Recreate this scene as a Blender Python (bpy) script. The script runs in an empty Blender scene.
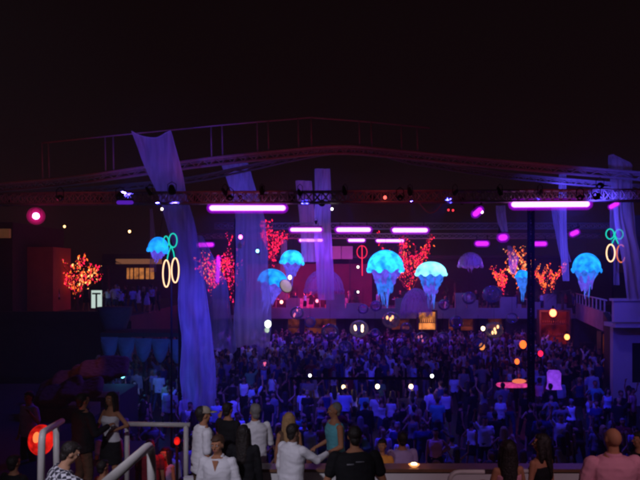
import bpy, math, random
import numpy as np
from mathutils import Vector, Matrix, noise
random.seed(11)
R = math.radians
scene = bpy.context.scene
COL = scene.collection

# ---------------------------------------------------------------- camera
EYE = 6.4
cam = bpy.data.cameras.new('camera'); camo = bpy.data.objects.new('camera', cam); COL.objects.link(camo)
camo.location = (0, 0, EYE); camo.rotation_euler = (R(90), 0, 0)
cam.sensor_width = 36; cam.lens = 36; cam.shift_y = 30/640
cam.clip_start = .1; cam.clip_end = 3000
cam.dof.use_dof = True; cam.dof.focus_distance = 21; cam.dof.aperture_fstop = 4.5
scene.camera = camo
# ---------------------------------------------------------------- night sky, moon, exposure
w = bpy.data.worlds.new('World'); scene.world = w; w.use_nodes = True
nt = w.node_tree; nt.nodes.clear()
sky = nt.nodes.new('ShaderNodeTexSky'); sky.sky_type = 'NISHITA'; sky.sun_disc = False
sky.sun_elevation = R(28); sky.sun_rotation = R(200)
tint = nt.nodes.new('ShaderNodeMix'); tint.data_type = 'RGBA'; tint.blend_type = 'MULTIPLY'; tint.inputs[0].default_value = 1
tint.inputs[7].default_value = (.62, .16, .22, 1)
bg = nt.nodes.new('ShaderNodeBackground'); bg.inputs[1].default_value = .0009
glow = nt.nodes.new('ShaderNodeMix'); glow.data_type = 'RGBA'; glow.blend_type = 'ADD'; glow.inputs[0].default_value = 1
glow.inputs[7].default_value = (3.3, 1.5, 1.6, 1)        # faint town glow in the night air
wo = nt.nodes.new('ShaderNodeOutputWorld')
nt.links.new(sky.outputs[0], tint.inputs[6]); nt.links.new(tint.outputs[2], glow.inputs[6]); nt.links.new(glow.outputs[2], bg.inputs[0]); nt.links.new(bg.outputs[0], wo.inputs[0])
sl = bpy.data.lights.new('moon', 'SUN'); sl.energy = .012; sl.angle = R(.5); sl.color = (.85, .8, 1)
so = bpy.data.objects.new('moon', sl); COL.objects.link(so); so.rotation_euler = (R(50), 0, R(-20))
scene.view_settings.view_transform = 'Standard'; scene.view_settings.look = 'None'
scene.view_settings.exposure = 0; scene.view_settings.gamma = 1; scene.view_settings.use_curve_mapping = False
scene.render.engine = 'CYCLES'
cy = scene.cycles
cy.max_bounces = 5; cy.diffuse_bounces = 2; cy.glossy_bounces = 2; cy.transmission_bounces = 3; cy.transparent_max_bounces = 24
cy.sample_clamp_indirect = 1.0; cy.use_denoising = True; cy.use_light_tree = True
cy.caustics_reflective = False; cy.caustics_refractive = False
cy.pixel_filter_type = 'BLACKMAN_HARRIS'; cy.filter_width = 2.6

# ---------------------------------------------------------------- helpers
F = 640.0
def P(px, py, d):                       # pixel of the 640x480 photo + distance -> point
    return Vector(((px-320)/F*d, d, EYE-(py-270)/F*d))
def X(px, d): return (px-320)/F*d
def Zp(py, d): return EYE-(py-270)/F*d

def tag(o, label=None, cat=None, group=None, kind=None):
    if label: o['label'] = label
    if cat: o['category'] = cat
    if group: o['group'] = group
    if kind: o['kind'] = kind
    return o

def emat(name, col, strength, sample=False, vary=None):
    m = bpy.data.materials.new(name); m.use_nodes = True; n = m.node_tree; n.nodes.clear()
    e = n.nodes.new('ShaderNodeEmission'); o = n.nodes.new('ShaderNodeOutputMaterial')
    e.inputs[0].default_value = (*col, 1); e.inputs[1].default_value = strength
    if vary:
        tc = n.nodes.new('ShaderNodeTexCoord'); nz = n.nodes.new('ShaderNodeTexNoise'); nz.inputs['Scale'].default_value = vary[0]
        nz.inputs['Detail'].default_value = 4
        mr = n.nodes.new('ShaderNodeMapRange'); mr.inputs[1].default_value = .3; mr.inputs[2].default_value = .7
        mr.inputs[3].default_value = strength*vary[1]; mr.inputs[4].default_value = strength*vary[2]
        n.links.new(tc.outputs['Object'], nz.inputs['Vector']); n.links.new(nz.outputs[0], mr.inputs[0]); n.links.new(mr.outputs[0], e.inputs[1])
    n.links.new(e.outputs[0], o.inputs[0])
    try: m.cycles.emission_sampling = 'AUTO' if sample else 'NONE'
    except Exception: pass
    return m

def pmat(name, col, rough=.7, metal=0, vary=.25, scale=6, bump=0, emit=None, alpha=1, trans=0, spec=.5):
    m = bpy.data.materials.new(name); m.use_nodes = True; n = m.node_tree
    b = n.nodes['Principled BSDF']
    b.inputs['Roughness'].default_value = rough; b.inputs['Metallic'].default_value = metal
    b.inputs['Specular IOR Level'].default_value = spec
    tc = n.nodes.new('ShaderNodeTexCoord'); nz = n.nodes.new('ShaderNodeTexNoise')
    nz.inputs['Scale'].default_value = scale; nz.inputs['Detail'].default_value = 5
    n.links.new(tc.outputs['Object'], nz.inputs['Vector'])
    mx = n.nodes.new('ShaderNodeMix'); mx.data_type = 'RGBA'
    mx.inputs[6].default_value = (*[c*(1-vary) for c in col], 1); mx.inputs[7].default_value = (*[min(1, c*(1+vary)) for c in col], 1)
    n.links.new(nz.outputs[0], mx.inputs[0]); n.links.new(mx.outputs[2], b.inputs['Base Color'])
    if bump:
        bp = n.nodes.new('ShaderNodeBump'); bp.inputs['Strength'].default_value = bump; bp.inputs['Distance'].default_value = .02
        n.links.new(nz.outputs[0], bp.inputs['Height']); n.links.new(bp.outputs[0], b.inputs['Normal'])
    if emit:
        b.inputs['Emission Color'].default_value = (*emit[0], 1); b.inputs['Emission Strength'].default_value = emit[1]
    b.inputs['Alpha'].default_value = alpha
    m.cycles.emission_sampling = 'NONE'
    return m

def sheer(name, col, clear, fold=7.0):
    """thin mesh cloth: diffuse + translucent + see-through holes, woven in faint vertical threads"""
    m = bpy.data.materials.new(name); m.use_nodes = True; n = m.node_tree; n.nodes.clear()
    d = n.nodes.new('ShaderNodeBsdfDiffuse'); t = n.nodes.new('ShaderNodeBsdfTranslucent'); tr = n.nodes.new('ShaderNodeBsdfTransparent')
    d.inputs[0].default_value = (*col, 1); t.inputs[0].default_value = (*col, 1)
    a = n.nodes.new('ShaderNodeMixShader'); b = n.nodes.new('ShaderNodeMixShader'); o = n.nodes.new('ShaderNodeOutputMaterial')
    a.inputs[0].default_value = .5
    n.links.new(d.outputs[0], a.inputs[1]); n.links.new(t.outputs[0], a.inputs[2])
    tc = n.nodes.new('ShaderNodeTexCoord'); mp = n.nodes.new('ShaderNodeMapping'); mp.inputs['Scale'].default_value = (fold, fold, .15)
    nz = n.nodes.new('ShaderNodeTexNoise'); nz.inputs['Scale'].default_value = 1; nz.inputs['Detail'].default_value = 6
    mr = n.nodes.new('ShaderNodeMapRange'); mr.inputs[1].default_value = .3; mr.inputs[2].default_value = .7
    mr.inputs[3].default_value = max(0, clear-.16); mr.inputs[4].default_value = clear+.16
    n.links.new(tc.outputs['Object'], mp.inputs[0]); n.links.new(mp.outputs[0], nz.inputs['Vector']); n.links.new(nz.outputs[0], mr.inputs[0])
    n.links.new(mr.outputs[0], b.inputs[0]); n.links.new(a.outputs[0], b.inputs[1]); n.links.new(tr.outputs[0], b.inputs[2])
    n.links.new(b.outputs[0], o.inputs[0])
    return m

def clearmat(name, col, base=.75):
    """clear blown plastic: mostly see-through, mirror-like towards grazing angles (Fresnel)"""
    m = bpy.data.materials.new(name); m.use_nodes = True; n = m.node_tree; n.nodes.clear()
    tr = n.nodes.new('ShaderNodeBsdfTransparent'); g = n.nodes.new('ShaderNodeBsdfGlossy'); g.inputs[1].default_value = .12
    g.inputs[0].default_value = (.95, .95, 1, 1); tr.inputs[0].default_value = (*col, 1)
    fr = n.nodes.new('ShaderNodeFresnel'); fr.inputs[0].default_value = 1.42
    d = n.nodes.new('ShaderNodeBsdfDiffuse'); d.inputs[0].default_value = (.6, .6, .65, 1)
    a = n.nodes.new('ShaderNodeMixShader'); b = n.nodes.new('ShaderNodeMixShader'); o = n.nodes.new('ShaderNodeOutputMaterial')
    n.links.new(fr.outputs[0], a.inputs[0]); n.links.new(tr.outputs[0], a.inputs[1]); n.links.new(g.outputs[0], a.inputs[2])
    b.inputs[0].default_value = 1-base
    n.links.new(a.outputs[0], b.inputs[1]); n.links.new(d.outputs[0], b.inputs[2]); n.links.new(b.outputs[0], o.inputs[0])
    return m

class Geo:
    def __init__(s): s.v = []; s.f = []; s.mi = []
    def add(s, vs, fs, mi=0):
        k = len(s.v); s.v += [tuple(x) for x in vs]; s.f += [tuple(i+k for i in f) for f in fs]; s.mi += [mi]*len(fs); return s
    def rings(s, rings, cap=True, mi=0, closed=True):
        n = len(rings[0]); vs = [p for r in rings for p in r]; fs = []
        for i in range(len(rings)-1):
            for j in range(n if closed else n-1):
                a = i*n+j; b = i*n+(j+1) % n
                fs.append((a, b, b+n, a+n))
        if cap and closed:
            fs.append(tuple(range(n))[::-1]); fs.append(tuple((len(rings)-1)*n+j for j in range(n)))
        return s.add(vs, fs, mi)
    def box(s, x0, x1, y0, y1, z0, z1, mi=0):
        vs = [(x, y, z) for z in (z0, z1) for y in (y0, y1) for x in (x0, x1)]
        return s.add(vs, [(0, 2, 3, 1), (4, 5, 7, 6), (0, 1, 5, 4), (2, 6, 7, 3), (0, 4, 6, 2), (1, 3, 7, 5)], mi)
    def tube(s, pts, r, n=8, mi=0, closed=False):
        pts = [Vector(p) for p in pts]; m = len(pts); rings = []
        rr = r if isinstance(r, (list, tuple)) else [r]*m
        up = None
        for i, p in enumerate(pts):
            if closed: t = (pts[(i+1) % m]-pts[i-1])
            else: t = (pts[min(i+1, m-1)]-pts[max(i-1, 0)])
            t = t.normalized() if t.length > 1e-9 else Vector((0, 0, 1))
            if up is None:
                up = Vector((0, 0, 1)) if abs(t.z) < .9 else Vector((0, 1, 0))
            a = (up-t*up.dot(t)); a = a.normalized() if a.length > 1e-6 else t.orthogonal().normalized()
            up = a; b = t.cross(a)
            rings.append([p+a*math.cos(2*math.pi*k/n)*rr[i]+b*math.sin(2*math.pi*k/n)*rr[i] for k in range(n)])
        if closed: rings.append(rings[0]); return s.rings(rings, cap=False, mi=mi)
        return s.rings(rings, mi=mi)
    def caps(s, p0, p1, r0, r1, n=10, mi=0):        # tapered limb with round ends
        p0 = Vector(p0); p1 = Vector(p1); d = (p1-p0); L = d.length; d.normalize()
        pts = []; rr = []
        for a in (-80, -50, -20): pts.append(p0+d*(math.sin(R(a))*r0)); rr.append(r0*math.cos(R(a)))
        for t in (0, .33, .66, 1): pts.append(p0+d*L*t); rr.append(r0+(r1-r0)*t)
        for a in (20, 50, 80): pts.append(p1+d*(math.sin(R(a))*r1)); rr.append(r1*math.cos(R(a)))
        return s.tube(pts, rr, n, mi)
    def loft(s, secs, n=20, mi=0, power=2.0):       # secs: (x, y, z, rx, ry)
        rings = []
        for (x, y, z, rx, ry) in secs:
            ring = []
            for k in range(n):
                a = 2*math.pi*k/n; c, q = math.cos(a), math.sin(a)
                e = 2/power
                ring.append((x+rx*math.copysign(abs(c)**e, c), y+ry*math.copysign(abs(q)**e, q), z))
            rings.append(ring)
        return s.rings(rings, mi=mi)
    def ell(s, c, r, n=14, m=9, mi=0, rot=None, z0=-90, z1=90):
        rings = []
        for i in range(m):
            a = R(z0+(z1-z0)*i/(m-1)); a = max(min(a, R(88.5)), R(-88.5))
            ring = []
            for k in range(n):
                b = 2*math.pi*k/n
                p = Vector((r[0]*math.cos(a)*math.cos(b), r[1]*math.cos(a)*math.sin(b), r[2]*math.sin(a)))
                if rot: p = rot @ p
                ring.append(p+Vector(c))
            rings.append(ring)
        return s.rings(rings, mi=mi)
    def tf(s, fn, start=0):
        for i in range(start, len(s.v)): s.v[i] = tuple(fn(Vector(s.v[i])))
        return s
    def mesh(s, name, mats, smooth=True):
        me = bpy.data.meshes.new(name); me.from_pydata(s.v, [], s.f); 
        for m in (mats if isinstance(mats, (list, tuple)) else [mats]): me.materials.append(m)
        if len(me.materials) > 1: me.polygons.foreach_set('material_index', s.mi)
        me.polygons.foreach_set('use_smooth', [smooth]*len(me.polygons)); me.update()
        return me
    def obj(s, name, mats, parent=None, smooth=True, loc=None):
        o = bpy.data.objects.new(name, s.mesh(name, mats, smooth)); COL.objects.link(o)
        if loc is not None: o.location = loc
        if parent: o.parent = parent
        return o

def empty(name, loc=(0, 0, 0), rz=0):
    o = bpy.data.objects.new(name, None); COL.objects.link(o); o.location = loc; o.rotation_euler = (0, 0, rz); o.empty_display_size = .1
    return o

def fuse(geo, voxel, smooth=2, wr=0, wscale=6, seed=0, strands=False):
    """union overlapping limbs into ONE continuous skin (voxel remesh), smoothed, with optional cloth wrinkles"""
    me = bpy.data.meshes.new('tmp'); me.from_pydata(geo.v, [], geo.f)
    o = bpy.data.objects.new('tmp', me); COL.objects.link(o)
    md = o.modifiers.new('r', 'REMESH'); md.mode = 'VOXEL'; md.voxel_size = voxel
    if smooth:
        ms = o.modifiers.new('s', 'SMOOTH'); ms.iterations = smooth; ms.factor = .5
    dg = bpy.context.evaluated_depsgraph_get()
    out = bpy.data.meshes.new_from_object(o.evaluated_get(dg))
    bpy.data.objects.remove(o); bpy.data.meshes.remove(me)
    if wr:
        n = len(out.vertices); co = np.empty(n*3); out.vertices.foreach_get('co', co); co = co.reshape(-1, 3)
        nn = np.empty(n*3); out.vertices.foreach_get('normal', nn); nn = nn.reshape(-1, 3)
        for i in range(n):
            p = Vector(co[i]); q = Vector((p.x*wscale, p.y*wscale, p.z*wscale*1.9+seed))
            if strands: q = Vector((p.x*55, p.y*55, p.z*5+seed))
            a = noise.noise(q)+.5*noise.noise(q*2.3)
            co[i] += nn[i]*wr*(1-abs(a)*2.2)
        out.vertices.foreach_set('co', co.ravel()); out.update()
    out.polygons.foreach_set('use_smooth', [True]*len(out.polygons))
    return out

def lamp(name, kind, loc, energy, col, parent=None, target=None, size=.1, spot=60, blend=.6, shape=None):
    l = bpy.data.lights.new(name, kind); l.energy = energy; l.color = col
    if kind == 'AREA':
        l.shape = 'RECTANGLE'; l.size = shape[0]; l.size_y = shape[1]; l.spread = R(170)
    elif kind == 'SPOT': l.spot_size = R(spot); l.spot_blend = blend; l.shadow_soft_size = size
    else: l.shadow_soft_size = size
    o = bpy.data.objects.new(name, l); COL.objects.link(o); o.location = loc
    if target is not None:
        o.rotation_euler = (Vector(target)-Vector(loc)).to_track_quat('-Z', 'Y').to_euler()
    if parent:
        o.parent = parent; o.location = Vector(loc)-parent.location
    return o

# ---------------------------------------------------------------- materials
M = {}
M['concrete'] = pmat('painted_concrete', (.30, .28, .27), .8, vary=.3, scale=3, bump=.2)
M['floor'] = pmat('dance_floor', (.018, .017, .018), .5, vary=.5, scale=2.5, bump=.1)
M['ground'] = pmat('ground', (.03, .028, .025), .9, vary=.4, scale=.3)
M['deck'] = pmat('dark_deck', (.022, .018, .018), .75, vary=.5, scale=2)
M['white'] = pmat('white_paint', (.72, .72, .70), .55, vary=.08, scale=4, bump=.05)
M['cream'] = pmat('cream_plaster', (.5, .46, .4), .8, vary=.2, scale=2, bump=.15)
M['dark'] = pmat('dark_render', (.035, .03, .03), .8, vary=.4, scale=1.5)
M['terrac'] = pmat('rust_plaster', (.42, .1, .06), .8, vary=.35, scale=1.2)
M['steel'] = pmat('truss_aluminium', (.36, .30, .30), .6, .1, vary=.2, scale=8)
M['black'] = pmat('black_steel', (.008, .008, .008), .6, vary=.3, scale=10, spec=.08)
M['wood'] = pmat('dark_wood', (.10, .045, .02), .5, vary=.4, scale=9)
M['rail'] = pmat('white_rail_paint', (.62, .60, .56), .4, vary=.12, scale=9, bump=.05)
M['glasstop'] = pmat('counter', (.2, .1, .06), .3, vary=.3, scale=5)
M['orange'] = pmat('orange_cushion', (.14, .05, .02), .9, vary=.4, scale=3, bump=.4)
M['bark'] = pmat('bark', (.09, .05, .035), .9, vary=.5, scale=12, bump=.5)
M['leaf'] = pmat('leaf', (.045, .08, .03), .7, vary=.5, scale=5)
M['screen'] = emat('lit_panel', (.8, 1, .92), .7)

# ---------------------------------------------------------------- setting
g = Geo().box(-900, 900, -60, 1500, -.25, -.02); tag(g.obj('ground', M['ground'], smooth=False), kind='structure')
g = Geo().box(-24, 22, 12, 70, -.018, .0); tag(g.obj('dance_floor', M['floor'], smooth=False), kind='structure')
g = Geo()
g.box(-24, 13, 8.2, 12.0, 0.02, 2.4); g.box(-24, -3.8, 12.0, 15.0, .02, 2.4); g.box(-24, -6.4, 15.0, 22.5, .02, 2.4)
tag(g.obj('terrace', M['deck'], smooth=False), kind='structure')
g = Geo()
for i in range(9):
    z = 2.4+.25*(i+1); y1 = 8.2-i*.62
    g.box(-24, 13, -3 if i == 8 else y1-.62, y1, .02, z)
tag(g.obj('terrace_steps', M['concrete'], smooth=False), kind='structure')
g = Geo().box(-34, -11.2, 38, 62, .02, 3.65); g.box(-34, -11.2, 37.7, 38, 3.4, 3.95)
tag(g.obj('left_terrace', M['dark'], smooth=False), kind='structure')

# counter-height white parapet with a wooden top, close below the camera
DP = 9.9
t = empty('parapet_wall', (0, DP, 2.4)); tag(t, 'low white wall with brown counter top in front of the nearest people', 'wall')
g = Geo()
x = -1.05
while x < 5.6:
    x2 = min(x+1.02, 5.6); g.box(x+.006, x2-.006, -.06, .06, 0, .90); x = x2
g.box(-1.05, 5.6, -.03, .03, 0, .88); g.obj('panel', M['white'], t, False)
Geo().box(-1.08, 5.63, -.10, .20, .902, .95).obj('counter_top', M['glasstop'], t, False)
t = empty('end_wall', (0, DP, 2.4)); tag(t, 'short white wall section behind the person in the pale cap', 'wall')
Geo().box(-2.1, -1.3, -.05, .06, 0, .80).obj('panel', M['white'], t, False)

# handrails
def handrail(paths, r, label):
    o = empty('handrail', paths[0][0]); tag(o, label, 'handrail', 'white tubular handrails'); b = Vector(paths[0][0])
    for i, p in enumerate(paths):
        pp = [Vector(q)-b for q in p]
        q = []
        for k, a in enumerate(pp):          # round the corners
            if 0 < k < len(pp)-1:
                u = (pp[k-1]-a).normalized(); v = (pp[k+1]-a).normalized(); c = min(.12, (pp[k-1]-a).length*.4)
                for s_ in (0, .25, .5, .75, 1):
                    q.append((a+u*c)*(1-s_)**2+a*2*s_*(1-s_)+(a+v*c)*s_**2)
            else: q.append(a)
        Geo().tube(q, r, 12).obj('rail' if i == 0 else 'post', M['rail'], o)
    return o
handrail([[P(40, 520, 7.6), P(42, 433, 7.6), P(62, 421, 9.2)], [P(56, 424, 8.9), P(57, 500, 8.9)]], .042, 'white bent stair rail in front of the red glowing lantern')
handrail([[P(125, 424, 11.6), P(190, 425, 11.6)], [P(127, 424, 11.6), P(127, 500, 11.6)], [P(186, 425, 11.6), P(186, 500, 11.6)]], .045, 'level white rail left of the person in the pale cap')
handrail([[P(96, 492, 3.9), P(151, 444, 5.2), P(154, 560, 5.2)]], .036, 'sloping white stair rail with a rounded corner at the bottom edge')
handrail([[P(447, 520, 7.5), P(450, 472, 7.5), P(484, 472, 7.6), P(540, 471, 7.8)]], .028, 'thin pale rail in front of the white counter wall')

# ---- mezzanine across the dance floor
DM = 52
sc_ = DM/F
xl, xr = X(188, DM), X(575, DM)
z0, z1, zb, zt = Zp(317, DM), 2.86, Zp(308, DM), Zp(296, DM)
mz = empty('mezzanine', (0, DM, 2.58)); tag(mz, kind='structure')
Geo().box(xl, xr, 0, 13, z0-2.58, z1-2.58).obj('mezzanine_slab', M['cream'], mz, False)
g = Geo().box(xl, xr, -.12, .12, z0-2.58-.12, zb-2.58)
rnd = random.Random(3)
for (a, b, c) in ((262, 272, 300), (286, 300, 298), (326, 345, 294), (346, 362, 303), (395, 406, 298), (407, 440, 302), (455, 466, 293), (467, 478, 300), (500, 516, 297), (517, 521, 304), (532, 540, 302), (544, 556, 294), (557, 566, 304), (190, 228, 300)):
    g.box(X(a, DM), X(b, DM), -.1, .1, zb-2.58-.02, Zp(c, DM)-2.58)
M['plaster2'] = pmat('stained_plaster', (.27, .23, .24), .85, vary=.45, scale=.9, bump=.2)
pw = g.obj('mezzanine_parapet', M['plaster2'], mz, False)
for px in (246, 302, 372, 412, 445, 482, 507, 575):
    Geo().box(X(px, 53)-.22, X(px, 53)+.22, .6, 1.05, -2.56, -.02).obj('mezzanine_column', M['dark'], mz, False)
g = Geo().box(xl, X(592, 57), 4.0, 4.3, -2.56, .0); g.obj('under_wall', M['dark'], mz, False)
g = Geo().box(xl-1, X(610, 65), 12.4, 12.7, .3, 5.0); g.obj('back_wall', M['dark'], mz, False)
Geo().box(X(246, 61), X(372, 61), 9, 9.2, .3, 4.4).obj('lounge_wall', pmat('wine_wall', (.16, .035, .05), .85, vary=.6, scale=.8), mz, False)
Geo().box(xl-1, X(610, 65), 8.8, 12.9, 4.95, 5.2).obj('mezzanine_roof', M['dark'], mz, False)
# side gallery, right
gal = empty('side_gallery', (X(575, 52), 52, 2.58)); tag(gal, 'pale slanting gallery balcony running from the mezzanine to the white corner building', 'balcony')
A = Vector((X(575, 52), 52, 0)); B = Vector((X(606, 40), 40, 0)); dr = (B-A).normalized(); nr = Vector((-dr.y, dr.x, 0))
def slab(p, q, n_, th, za, zb_, name, m, par):
    vs = []
    for z in (za, zb_):
        for a in (p, q, q+n_*th, p+n_*th): vs.append((a.x-par.location.x, a.y-par.location.y, z-par.location.z))
    return Geo().add(vs, [(0, 3, 2, 1), (4, 5, 6, 7), (0, 1, 5, 4), (1, 2, 6, 5), (2, 3, 7, 6), (3, 0, 4, 7)]).obj(name, m, par, False)
slab(A, B, nr, .22, 2.5, 3.75, 'parapet', M['plaster2'], gal)
slab(A+nr*.24, B+nr*.24, nr, 5, 2.6, 2.86, 'deck', M['cream'], gal)
slab(A+nr*3, B+nr*3, nr, .2, .02, 2.59, 'wall', M['dark'], gal)
for k in range(9):
    q = A+(B-A)*((k+.5)/9); Geo().box(-.035, .035, -.035, .035, 0, .75).obj('post', M['cream'], gal, False, loc=(q.x-A.x+.05, q.y-A.y, 3.76-2.58))
q0 = A+Vector((.05, 0, 4.5-2.58))-A; q1 = B-A+Vector((.05, 0, 4.5-2.58))
Geo().tube([q0, q1], .05).obj('top_rail', M['cream'], gal)
# corner building, right
cb = empty('corner_building', (X(613, 30), 30, 0)); tag(cb, 'white corner building with projecting balcony slab at the right edge', 'building')
bx = cb.location.x
g = Geo().box(0, 9, 0, .3, .02, 1.1); g.box(0, .9, 0, .3, 1.1, Zp(343, 30)); g.box(0, 9, 0, .3, Zp(343, 30), Zp(326, 30)); g.box(2.6, 9, 0, .3, 1.1, Zp(343, 30))
g.obj('wall', M['white'], cb, False)
slab(Vector((bx+.02, 30.31, 0)), Vector((17.6, 39.8, 0)), Vector((.95, -.3, 0)), .3, .02, Zp(326, 30), 'side_wall', M['dark'], cb)
Geo().box(-.3, 9, -.9, .3, Zp(326, 30)+.003, Zp(322, 30)).obj('balcony_slab', M['white'], cb, False)
Geo().box(-.42, 9, -1.02, -.8, Zp(322, 29)+.0, Zp(301, 29)).obj('balcony_parapet', M['white'], cb, False)
Geo().box(-.5, 9, -1.1, -.7, Zp(301, 29)+.002, Zp(298.5, 29)).obj('coping', M['white'], cb, False)
wf = Geo().box(.9, 2.6, .12, .2, 1.1, Zp(343, 30)).obj('window', pmat('dim_window', (.03, .05, .04), .2), cb, False)
Geo().box(1.6, 1.66, .05, .12, 1.1, Zp(343, 30)).obj('mullion', M['cream'], wf, False)
g = Geo().box(3.3, 9, 5, 5.2, Zp(298, 30), 9.4); g.obj('upper_wall', M['dark'], cb, False)

# far block behind and to the left
fb = empty('far_building', (X(135, 62), 62, 0)); tag(fb, 'dark distant building with a lit cream ledge and three amber windows at left', 'building')
g = Geo().box(-3.2, 3.4, 0, 6, .02, Zp(254, 62)); g.obj('wall', M['dark'], fb, False)
M['ledge'] = pmat('lit_ledge', (.5, .36, .2), .7, emit=((1, .42, .16), .16))  # warm light on the ledge is put into the material as glow
Geo().box(-1.7, 2.6, -.5, 0, Zp(264, 62), Zp(259, 62)).obj('ledge', M['ledge'], fb, False)
M['amber'] = emat('amber_window', (1, .33, .08), .55, vary=(2.5, .35, 1.2))
for (a, b) in ((127, 133), (134.5, 144), (146, 154)):
    wn = Geo().box(X(a, 62)-fb.location.x, X(b, 62)-fb.location.x, -.08, -.02, Zp(279, 62), Zp(268, 62)).obj('window', M['amber'], fb, False)
    Geo().box((X(a, 62)+X(b, 62))/2-fb.location.x-.04, (X(a, 62)+X(b, 62))/2-fb.location.x+.04, -.12, -.085, Zp(279, 62), Zp(268, 62)).obj('mullion', M['dark'], wn, False)
rb = empty('red_lit_wall', (X(37, 42), 42, 3.65)); tag(rb, 'plain square wall lit dim red beneath the pink floodlight', 'wall')
Geo().box(-1.0, 1.05, 0, 3, 0, Zp(247, 42)-3.65).obj('wall_block', M['terrac'], rb, False)
lb = empty('side_building', (X(-5, 40), 40, 3.65)); tag(lb, 'dark building at the left edge with a faint amber strip on its front', 'building')
Geo().box(-6, 1.1, 0, 8, 0, Zp(222, 40)-3.65).obj('wall', M['dark'], lb, False)
Geo().box(-2, 1.0, -.25, 0, Zp(238, 40)-3.65, Zp(229, 40)-3.65).obj('fascia', pmat('amber_fascia', (.35, .2, .1), .7, emit=((1, .35, .12), .06)), lb, False)  # amber light is put into the fascia as a faint glow

# ---------------------------------------------------------------- trusses
def lattice(o, p0, p1, s, n, mat=None, r=.035, rl=.018):
    """box truss from p0 to p1, side s, n bays: four chords and the X lacing"""
    mat = mat or M['steel']; p0 = Vector(p0)-o.location; p1 = Vector(p1)-o.location
    t = (p1-p0).normalized(); up = Vector((0, 0, 1)) if abs(t.z) < .8 else Vector((1, 0, 0))
    a = (up-t*up.dot(t)).normalized(); b = t.cross(a)
    cs = [(a*i+b*j)*s/2 for i, j in ((1, 1), (1, -1), (-1, -1), (-1, 1))]
    for c in cs: Geo().tube([p0+c, p1+c], r, 8).obj('chord', mat, o)
    g = Geo()
    for k in range(n):
        q0 = p0+(p1-p0)*k/n; q1 = p0+(p1-p0)*(k+1)/n
        for i in range(4):
            c, d = cs[i], cs[(i+1) % 4]
            g.tube([q0+c, q1+d], rl, 5); g.tube([q0+d, q1+c], rl, 5)
        for i in range(4): g.tube([q0+cs[i], q0+cs[(i+1) % 4]], rl, 5)
    lc = g.obj('lacing', mat, o)
tr = empty('lighting_truss', P(-30, 200, 20)); tag(tr, 'long level box truss with crossed lacing that carries the two widest tube lights', 'truss')
lattice(tr, P(-60, 199.5, 20), P(720, 195, 20), .34, 92, r=.028, rl=.013)
cable = empty('hanging_cable', P(418, 203, 20)); tag(cable, 'cable hanging in a loop under the truss right of its middle', 'cable')
pts = [P(418+i*2.6, 201+12*math.sin(math.pi*i/10), 20)-cable.location for i in range(11)]
Geo().tube(pts, .02, 6).obj('cable_run', M['steel'], cable)

def arch(name, pxs, d, th, label, r=.05, seg=7):
    o = empty(name, P(pxs[0][0], pxs[0][1], d)); tag(o, label, 'roof beam')
    P_ = [P(a, b, d)-o.location for a, b in pxs]; pts = []
    for i in range(len(P_)-1):      # Catmull-Rom through the given points
        p0, p1, p2, p3 = P_[max(i-1, 0)], P_[i], P_[i+1], P_[min(i+2, len(P_)-1)]
        for k in range(seg):
            u = k/seg; pts.append(.5*((2*p1)+(p2-p0)*u+(2*p0-5*p1+4*p2-p3)*u*u+(3*p1-p0-3*p2+p3)*u**3))
    pts.append(P_[-1])
    for dz, dy in ((0, -.25), (0, .25), (-th, 0)):
        Geo().tube([p+Vector((0, dy, dz)) for p in pts], r, 8).obj('chord', M['steel'], o)
    g = Geo()
    for i in range(len(pts)-1):
        a, b = pts[i], pts[i+1]
        g.tube([a+Vector((0, -.25, 0)), (a+b)/2+Vector((0, 0, -th))], r*.4, 5); g.tube([(a+b)/2+Vector((0, 0, -th)), b+Vector((0, -.25, 0))], r*.4, 5)
        g.tube([a+Vector((0, .25, 0)), (a+b)/2+Vector((0, 0, -th))], r*.4, 5); g.tube([(a+b)/2+Vector((0, 0, -th)), b+Vector((0, .25, 0))], r*.4, 5)
    g.obj('lacing', M['steel'], o)
    return o
arch('roof_arch', [(-60, 190), (0, 185), (75, 178), (190, 162), (270, 153), (340, 147.5), (400, 152), (480, 160), (560, 167), (700, 179)], 26, .24, 'long bowed roof beam rising to its peak above the middle of the club', .06)
arch('roof_arch', [(-60, 198), (60, 190), (190, 178), (340, 149), (420, 161), (500, 173), (580, 181), (700, 190)], 31, .2, 'second bowed roof beam behind, sagging lower at both ends', .05)
rf = empty('roof_rail', P(42, 142, 26)); tag(rf, 'open rail of paired posts standing on the bowed roof beam', 'railing')
top = [(42, 143), (105, 136.5), (212, 126), (262, 121.5), (311, 117.5), (370, 122), (430, 128)]
Geo().tube([P(a, b, 26)-rf.location for a, b in top], .032, 8).obj('top_rail', M['steel'], rf)
for a, b, c in ((42, 143, 181), (48.5, 142, 180), (105, 136.5, 175), (113, 135.5, 174), (211, 126, 160), (222, 125, 159), (257, 122, 155), (268, 121, 154), (298, 118.5, 151), (311, 117.5, 150), (359, 121, 148.5), (371, 122, 149), (401, 125.5, 152), (417, 127, 154)):
    Geo().tube([P(a, b, 26)-rf.location, P(a+.8, c, 26)-rf.location], .03, 8).obj('post', M['steel'], rf)
for (px, d, s, z, label) in ((183, 25.5, .26, 9.0, 'black truss tower standing just left behind the widest sheer drape'), (531, 23.6, .16, 9.0, 'black truss tower rising out of the crowd right of centre'), (237.5, 35, .26, 9.2, 'thin black truss tower beside the second sheer drape')):
    o = empty('truss_tower', (X(px, d), d, 0)); tag(o, label, 'tower', 'black truss towers')
    lattice(o, (X(px, d), d, 0.02), (X(px, d), d, z), s, int(z/.4), M['black'], .035, .016)
    Geo().box(-.3, .3, -.3, .3, 0, .05).obj('base_plate', M['black'], o, False)
o = empty('rear_truss', P(250, 232, 46)); tag(o, 'rear box truss holding the upper row of tube lights', 'truss')
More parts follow.
